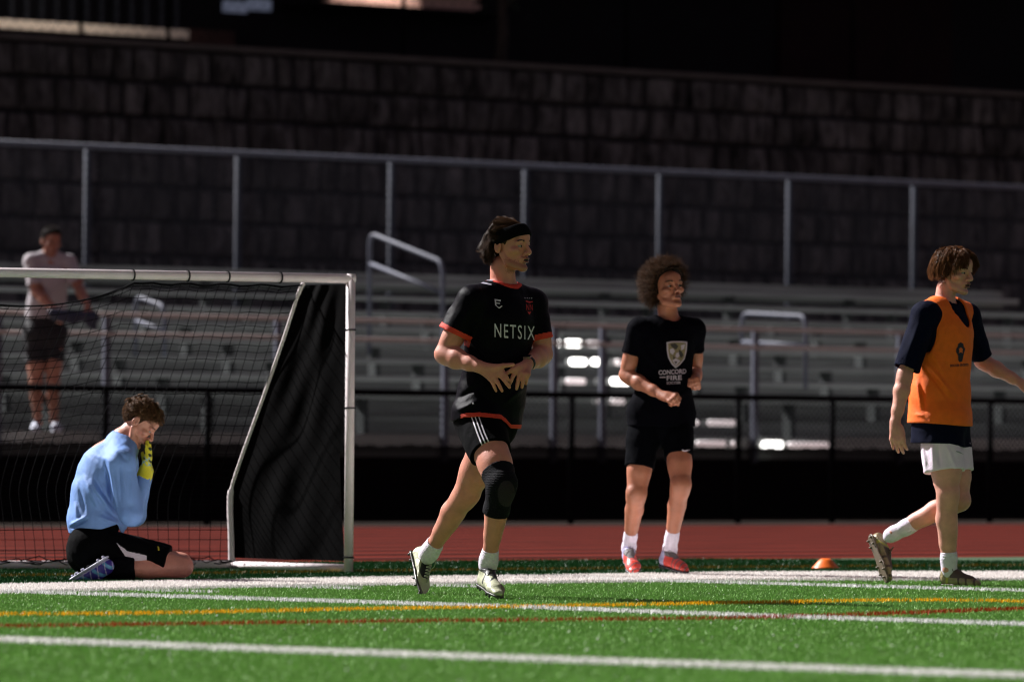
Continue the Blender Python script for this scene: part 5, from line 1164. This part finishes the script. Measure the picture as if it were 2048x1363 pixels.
# ================================================================== KNEELING GOALKEEPER
def keeper():
    fg = Fig(240, 1160, 'kneeling goalkeeper in light blue top with yellow gloves over his face'); J = fg.J
    B = basis(86); f, l = B[0], B[1]; HB = basis(92, 40); hc = J(277, 843, -.02)
    pel = J(186, 1066); mid = J(190, 990); chest = J(208, 938); neck = J(246, 880); shR = J(242, 925, -.17); shL = J(246, 925, .17)
    elR = J(262, 1028, -.20); wrR = J(289, 948, -.07); elL = J(268, 1028, .20); wrL = J(291, 948, .07)
    hipR = J(182, 1092, -.09); knR = J(365, 1132, -.17); anR = J(200, 1138, -.20); hipL = J(182, 1092, .09); knL = J(362, 1126, .17); anL = J(196, 1138, .12)
    hp, H = head_prims(hc, HB, 1.0)
    hp += [cone(J(262, 862), neck, .056, .062), cone(neck, chest*.5+neck*.5, .064, .085)]
    tp = [cone(pel-l*.06, pel+l*.06, .105, .105), cone(pel, mid, .120, .125, n=f, q=.85), cone(mid, chest, .125, .140, n=f, q=.80), cone(chest, neck, .12, .07), cone(chest, shR, .10, .058), cone(chest, shL, .10, .058)]
    def kl(h, k, a):
        s_ = a-k; return [cone(h, h+(k-h)*.5, .088, .080), cone(h+(k-h)*.5, k, .078, .056), cone(k, k+s_*.12, .052, .052), cone(k+s_*.08, k+s_*.42, .052, .056), cone(k+s_*.42, k+s_*.8, .054, .040), cone(k+s_*.75, a, .040, .036)]
    lR, lL = kl(hipR, knR, anR), kl(hipL, knL, anL)
    aR, aL = body_arm(shR, elR, wrR, .95), body_arm(shL, elL, wrL, .95)
    cur = ((6, 10, 8),)*4
    def gl(w, s_, fat): return hand_prims(w, J(303, 880, s_*.035)-w, [-.95, 0, -.25], [0, -s_*-1.0*1, .25] if False else [-.2, 1.0*(-s_)*-1*-1, .3], cur, (5, 1, -3, -7), (30, 8, 12, 10), 1.10, fat)
    pR, fR = gl(wrR, -1, 1.0); pL, fL = gl(wrL, 1, 1.0)
    groups = [(tp, .03), (hp, .010), (lR, .018), (lL, .018), (aR, .02), (aL, .02), (pR, .012), (pL, .012)]+[(x, .003) for x in fR+fL]
    build_body(fg, groups, skin('skin_light', (.55, .24, .17), None), (zfine((J(262, 0)[0], J(318, 0)[0])), zfine((-.10, .06)), zfine((J(0, 905)[2], J(0, 795)[2]))), H, None, .0055, 1.0, 0, HB)
    add_eyes(fg, H, HB, 1.0, (.03, .018, .010))
    hm = hairmat('brown_top_hair', (.15, .075, .035), .45, .3)
    hl = [-.080, -.065, -.035, .000, -.005, .020, .045, .064, .076, .08]
    cap = hair_cap(fg, hc, HB, 1.0, hl, .003, hairmat('faded_hair', (.07, .036, .02), .8), .0015, 90, 6)
    hl2 = [.03, .03, .03, .03, .03, .035, .045, .060, .072, .08]
    strands(fg, hc, HB, 1.0, hl2, hm, 4200, 8, .0060, lambda p, t: np.stack([.7+0*p[:, 0], .1*np.sign(p[:, 1]), .0*p[:, 0]-.3*t], 1), .85, .004, .0013, .7, .35, 14, cap, clump=170)
    strands(fg, hc, HB, 1.0, hl, hm, 3200, 4, .0030, lambda p, t: np.tile([-.3, 0, -.7], (len(p), 1)), .5, .002, .0009, 0, .2, 15, cap)
    # long sleeved top
    uR, uL = unit(wrR-elR), unit(wrL-elL)
    tor = [cone(J(194, 1078), J(190, 1040), .135, .140, n=l, q=1.2), cone(J(190, 1040), J(198, 985), .140, .138, n=l, q=1.2), cone(J(198, 985), J(214, 935), .138, .126, n=l, q=1.25), cone(J(212, 935), J(238, 897), .128, .082, n=l, q=1.2), cone(neck+[0, 0, -.02], shR, .080, .070), cone(neck+[0, 0, -.02], shL, .080, .070), cone(J(205, 950), shR, .12, .072), cone(J(205, 950), shL, .12, .072),
           cone(J(196, 1050), J(238, 1040), .11, .055)]
    sR = [cone(shR, elR, .074, .062), cone(elR, wrR-uR*.0, .060, .036)]; sL = [cone(shL, elL, .074, .062), cone(elL, wrL, .060, .036)]
    def disp(X, Y, Z):
        d = .004*wob(X, Y, Z, 13, 81, (1, 1, .4))
        for (x0, y0, x1, y1, wv, am) in ((215, 915, 228, 1010, 3.2, -.014), (222, 915, 242, 1040, 4, .012), (180, 955, 235, 1030, 4.5, .012), (190, 950, 245, 1040, 3, -.010), (168, 945, 205, 1020, 5, .011), (160, 960, 175, 1030, 4, -.010), (152, 1000, 160, 1050, 4, .010), (140, 1050, 180, 1030, 3, .016), (142, 1056, 182, 1036, 2.5, -.014), (200, 1030, 250, 1052, 4, .010), (212, 1015, 252, 1048, 3, -.008), (268, 960, 272, 1010, 4, .007), (250, 925, 262, 1000, 4, .008), (244, 930, 250, 1010, 3, -.008), (175, 900, 235, 925, 6, .006), (240, 900, 262, 925, 4, -.008)):
            p, q = J(x0, y0), J(x1, y1); dd, h = seg2(X, Z, (p[0], p[2]), (q[0], q[2])); d = d-am*np.exp(-(dd/(wv*.0027))**2)*np.sin(np.pi*np.clip(h, .02, .98))
        return d
    hxx = [J(x, 0)[0] for x in (135, 175, 215, 246, 256)]; hzz = [J(0, y)[2] for y in (1063, 1067, 1056, 1045, 1078)]
    holes = [cone(wrR-uR*.02, wrR+uR*.06, .030, .034), cone(wrL-uL*.02, wrL+uL*.06, .030, .034), cone(neck+[-.004, 0, -.02]-f*.0, neck+f*.06+[0, 0, .10], .066, .080)]
    blue = mat('light_blue_jersey', (.17, .31, .66), .62, noise=.07, scale=18, bump=.3, bscale=260, spec=.35)
    cloth(fg, 'goalkeeper_top', [(tor, .035), (sR, .02, cutfn(wrR, uR)), (sL, .02, cutfn(wrL, uL))], blue, holes, lambda F, X, Y, Z: np.maximum(F, (np.interp(X, hxx, hzz).astype(np.float32)-Z)*.8), disp=disp, kg=.02, res=.0045)
    # gloves
    ylw = mat('yellow_glove', (.72, .66, .03), .5, noise=.1, scale=30, bump=.4, bscale=60); blk = mat('glove_dark_pattern', (.03, .05, .015), .6); bl2 = mat('glove_blue_patch', (.25, .45, .50), .5)
    for s_, w, u in ((-1, wrR, uR), (1, wrL, uL)):
        p, fs = gl(w, s_, 1.22)
        p = p+[cone(w-u*.035, w+u*.02, .038, .036)]
        me = sdf_mesh('goalkeeper_glove', [(p, .012)]+[(x, .003) for x in fs], res=.0035, kg=.008, post=lambda F, X, Y, Z: F-.002)
        def pf(C, w=w, u=u):
            g = (C-w)@u; r = np.zeros(len(C), int); q = np.sin(C[:, 0]*210)+np.sin(C[:, 2]*190+C[:, 0]*90); r[(q > .9) & (g > .05)] = 1; r[(np.abs(g-.045) < .022) & (np.sin(C[:, 1]*120) > -.3) & (q < .5) & (q > -.6)] = 2; return r
        paint(me, pf); fg.link('goalkeeper_glove', me, [ylw, blk, bl2])
    # shorts with white lining, under-socks and boots
    dR, dL = unit(knR-hipR), unit(knL-hipL); qR = hipR+dR*((J(338, 1112, -.16)-hipR)@dR); qL = hipL+dL*((J(340, 1108, .16)-hipL)@dL)
    gp = [cone(hipR, hipL, .122, .122), cone(J(186, 1085), J(192, 1050), .125, .120, n=l, q=1.25), cone(J(172, 1110), J(215, 1110), .10, .09)]
    gR = [cone(hipR+[0, 0, .01], qR+dR*.02+[0, 0, .006], .105, .078)]; gL = [cone(hipL+[0, 0, .01], qL+dL*.02+[0, 0, .006], .105, .078)]
    def spf(C):
        r = np.zeros(len(C), int); a, b = J(249, 1082), J(277, 1120); cx_ = (C[:, 0]-a[0])/(J(308, 0)[0]-a[0]); lo = J(0, 1124)[2]; up = np.interp(C[:, 0], [J(248, 0)[0], J(270, 0)[0], J(308, 0)[0]], [J(0, 1082)[2], J(0, 1098)[2], J(0, 1106)[2]])
        left = np.interp(C[:, 2], [J(0, 1120)[2], J(0, 1082)[2]], [J(274, 0)[0], J(248, 0)[0]])
        r[(C[:, 2] < up) & (C[:, 0] > left) & (cx_ < 1) & (C[:, 1] < -.12)] = 1; return r
    sh = cloth(fg, 'shorts', [(gp, .03), (gR+inflate(lR[:1], .007), .02, cutfn(qR, dR)), (gL+inflate(lL[:1], .007), .02, cutfn(qL, dL))], [mat('black_keeper_shorts', (.0016, .0016, .002), .85, spec=.05, bump=.25, bscale=240), mat('white_lining', (.60, .52, .58), .8)],
               (), None, disp=lambda X, Y, Z: .004*wob(X, Y, Z, 20, 91), kg=.03, res=.005, paintfn=spf)
    decal(fg, sh, 'yellow_mark', [[(315, 1092), (318, 1093), (319, 1100), (316, 1101)]], mat('yellow_mark', (.5, .42, .02), .6))
    bs = mat('black_sock', (.003, .003, .004), .9, spec=.05, bump=.4, bscale=200)
    for k_, a_ in ((knR, anR), (knL, anL)):
        s_ = a_-k_; sock(fg, k_, a_+[0, 0, 0], .58, .064, .045, bs, down=unit(s_)*.03)
    pur = mat('purple_boot', (.055, .035, .30), .35, noise=.25, scale=20, bump=.2, bscale=80); cy = mat('boot_cyan', (.10, .30, .52), .35); lil = mat('boot_lilac', (.45, .42, .62), .4)
    def pf(x, y, z): r = np.zeros(len(x), int); r[(np.sin(x*22+y*55+z*40) > .60)] = 1; r[(z < .022) | (np.sin(x*33-z*60) > .93)] = 2; return r
    so = mat('boot_sole_pale', (.50, .50, .62), .35)
    foot(fg, J(212, 1112, -.25), J(138, 1157, -.235), np.array([.52, 0, -.85]), anR+[0.015, 0, -.01], [pur, cy, lil], so, lil, paintfn=pf)
    foot(fg, J(204, 1116, .125), J(146, 1154, .12), np.array([.52, 0, -.85]), anL+[0.015, 0, -.01], [pur, cy, lil], so, lil, paintfn=pf)
keeper()
# ================================================================== MAN ON THE BLEACHER WALKWAY
def coach():
    Y0 = 51.3
    fg = Fig(95, 1100, 'man in pale polo shirt and dark shorts leaning on the guard rail behind the goal')
    o = at(95, 862, Y0); o.z = DK+.002; fg.o = o; fg.root.location = o; fg.d = o.y; J = fg.J
    B = basis(24); f, l = B[0], B[1]; HB = basis(30, 14); hc = J(102, 481, -.06)
    pel = J(90, 655); chest = J(98, 560, -.04); neck = J(100, 508, -.04); shR = J(64, 523, -.10); shL = J(137, 525, .0)
    elR = J(73, 582, -.16); wrR = J(112, 622, -.33); elL = J(160, 580, -.10); wrL = J(176, 612, -.34)
    hipR = J(72, 665, -.03); knR = J(72, 762, -.06); anR = J(76, 845, .02); hipL = J(108, 665, .03); knL = J(106, 762, -.04); anL = J(109, 845, .04)
    hp, H = head_prims(hc, HB, 1.05)
    hp += [cone(J(101, 495, -.05), neck, .06, .065), cone(neck, chest*.4+neck*.6, .07, .09)]
    tp = torso_prims(pel, chest, neck, shR, shL, f, l, 1.05)
    lR, _, _ = body_leg(hipR, knR, anR, (.095, .075, .058, .060, .038), front=f); lL, _, _ = body_leg(hipL, knL, anL, (.095, .075, .058, .060, .038), front=f)
    aR = body_arm(shR, elR, wrR, 1.12); aL = body_arm(shL, elL, wrL, 1.12)
    cu = ((45, 45, 30),)*4
    pR, fR = hand_prims(wrR, [.5, -.5, -.6], [0, .4, -.8], [.8, .3, 0], cu, (2, 0, -1, -3), (20, 15, 20, 15)); pL, fL = hand_prims(wrL, [.1, -.5, -.7], [-.2, .6, -.6], [-.8, -.2, 0], cu, (2, 0, -1, -3), (20, 15, 20, 15))
    build_body(fg, [(tp, .03), (hp, .010), (lR, .022), (lL, .022), (aR, .02), (aL, .02), (pR, .012), (pL, .012)]+[(x, .003) for x in fR+fL], skin('skin_ruddy', (.34, .15, .10), None), ((), (), ()), H, None, .0055, 1.05, 0, HB)
    add_eyes(fg, H, HB, 1.05)
    hl = [-.075, -.072, -.045, -.010, -.020, .020, .050, .072, .085, .09]
    cap = hair_cap(fg, hc, HB, 1.05, hl, .006, hairmat('dark_short_hair', (.018, .011, .008), .7), .002, 80)
    strands(fg, hc, HB, 1.05, hl, hairmat('dark_hair', (.02, .012, .009), .6), 1800, 4, .006, lambda p, t: np.tile([.4, 0, .2], (len(p), 1)), .5, .004, .0013, 0, .3, 3, cap)
    uR, uL = unit(elR-shR), unit(elL-shL); cR = shR+uR*.22; cL = shL+uL*.22
    tor = [cone(J(88, 662), J(92, 610), .185, .175, n=f, q=.8), cone(J(92, 610), chest, .175, .185, n=f, q=.75), cone(shR, shL, .062, .062), cone(neck+[0, 0, -.03], shR, .075, .064), cone(neck+[0, 0, -.03], shL, .075, .064)]
    hz = J(0, 634)[2]
    cloth(fg, 'polo_shirt', [(tor, .03), ([cone(shR, cR+uR*.03, .074, .078)], .02, cutfn(cR, uR)), ([cone(shL, cL+uL*.03, .070, .074)], .02, cutfn(cL, uL))], mat('pale_polo', (.40, .37, .39), .8, noise=.08, bump=.2, bscale=100),
          [cone(cR-uR*.03, cR+uR*.06, .070, .072), cone(cL-uL*.03, cL+uL*.06, .066, .068), cone(neck+[0, -.02, -.03], neck+[0, 0, .1], .066, .085)], lambda F, X, Y, Z: np.maximum(F, hz-Z), disp=lambda X, Y, Z: .007*wob(X, Y, Z, 14, 5, (1, 1, .6)), kg=.028)
    mb = MB(); pts = [neck+np.array([.070*math.cos(a), .066*math.sin(a)-.012, -.018+.028*math.sin(a)]) for a in [2*math.pi*k/20 for k in range(21)]]; mb.tube(pts, .011, 8, caps=False); mb.build('collar', mat('polo_collar', (.38, .35, .38), .8), fg.root, True)
    qR, qL = J(72, 724, -.05), J(107, 722, .0); dR, dL = unit(knR-hipR), unit(knL-hipL)
    cloth(fg, 'shorts', [([cone(hipR, hipL, .125, .125), cone(J(90, 668), J(90, 630), .17, .165, n=f, q=.8)], .03), ([cone(hipR, qR+dR*.02, .115, .100)], .02, cutfn(qR, dR)), ([cone(hipL, qL+dL*.02, .112, .098)], .02, cutfn(qL, dL))], mat('black_cargo_shorts', (.008, .008, .011), .8),
          (), lambda F, X, Y, Z: np.maximum(F, Z-hz-.03), disp=lambda X, Y, Z: .006*wob(X, Y, Z, 18, 7), kg=.03)
    up = mat('white_trainer', (.55, .58, .68), .6); so = mat('trainer_sole', (.5, .52, .58), .6)
    foot(fg, np.array([anR[0]-.03, anR[1]+.06, .012]), np.array([anR[0]-.01, anR[1]-.23, .012]), [0, 0, 1], anR, up, so, so)
    foot(fg, np.array([anL[0]-.01, anL[1]+.06, .012]), np.array([anL[0]+.06, anL[1]-.22, .012]), [0, 0, 1], anL, up, so, so)
    # the dark blue jacket he holds over the rail
    def jp(F, X, Y, Z): return F+.008*wob(X, Y, Z, 22, 9, (1, 1, .4))
    J2 = lambda x, y: fg.J(x, y, -.385)
    me = sdf_mesh('jacket', [([cone(J2(105, 626), J2(188, 634), .042, .050, n=(0, 1, 0), q=.55), cone(J2(110, 632), J2(150, 640), .040, .045, n=(0, 1, 0), q=.5), cone(J2(168, 636), J2(186, 652), .042, .030, n=(0, 1, 0), q=.5)], .03)], res=.006, post=jp)
    link('jacket', me, mat('navy_nylon', (.012, .018, .045), .5, noise=.3), None, loc=fg.o, label='folded navy jacket held over the guard rail by the man in pale polo', cat='jacket')
coach()
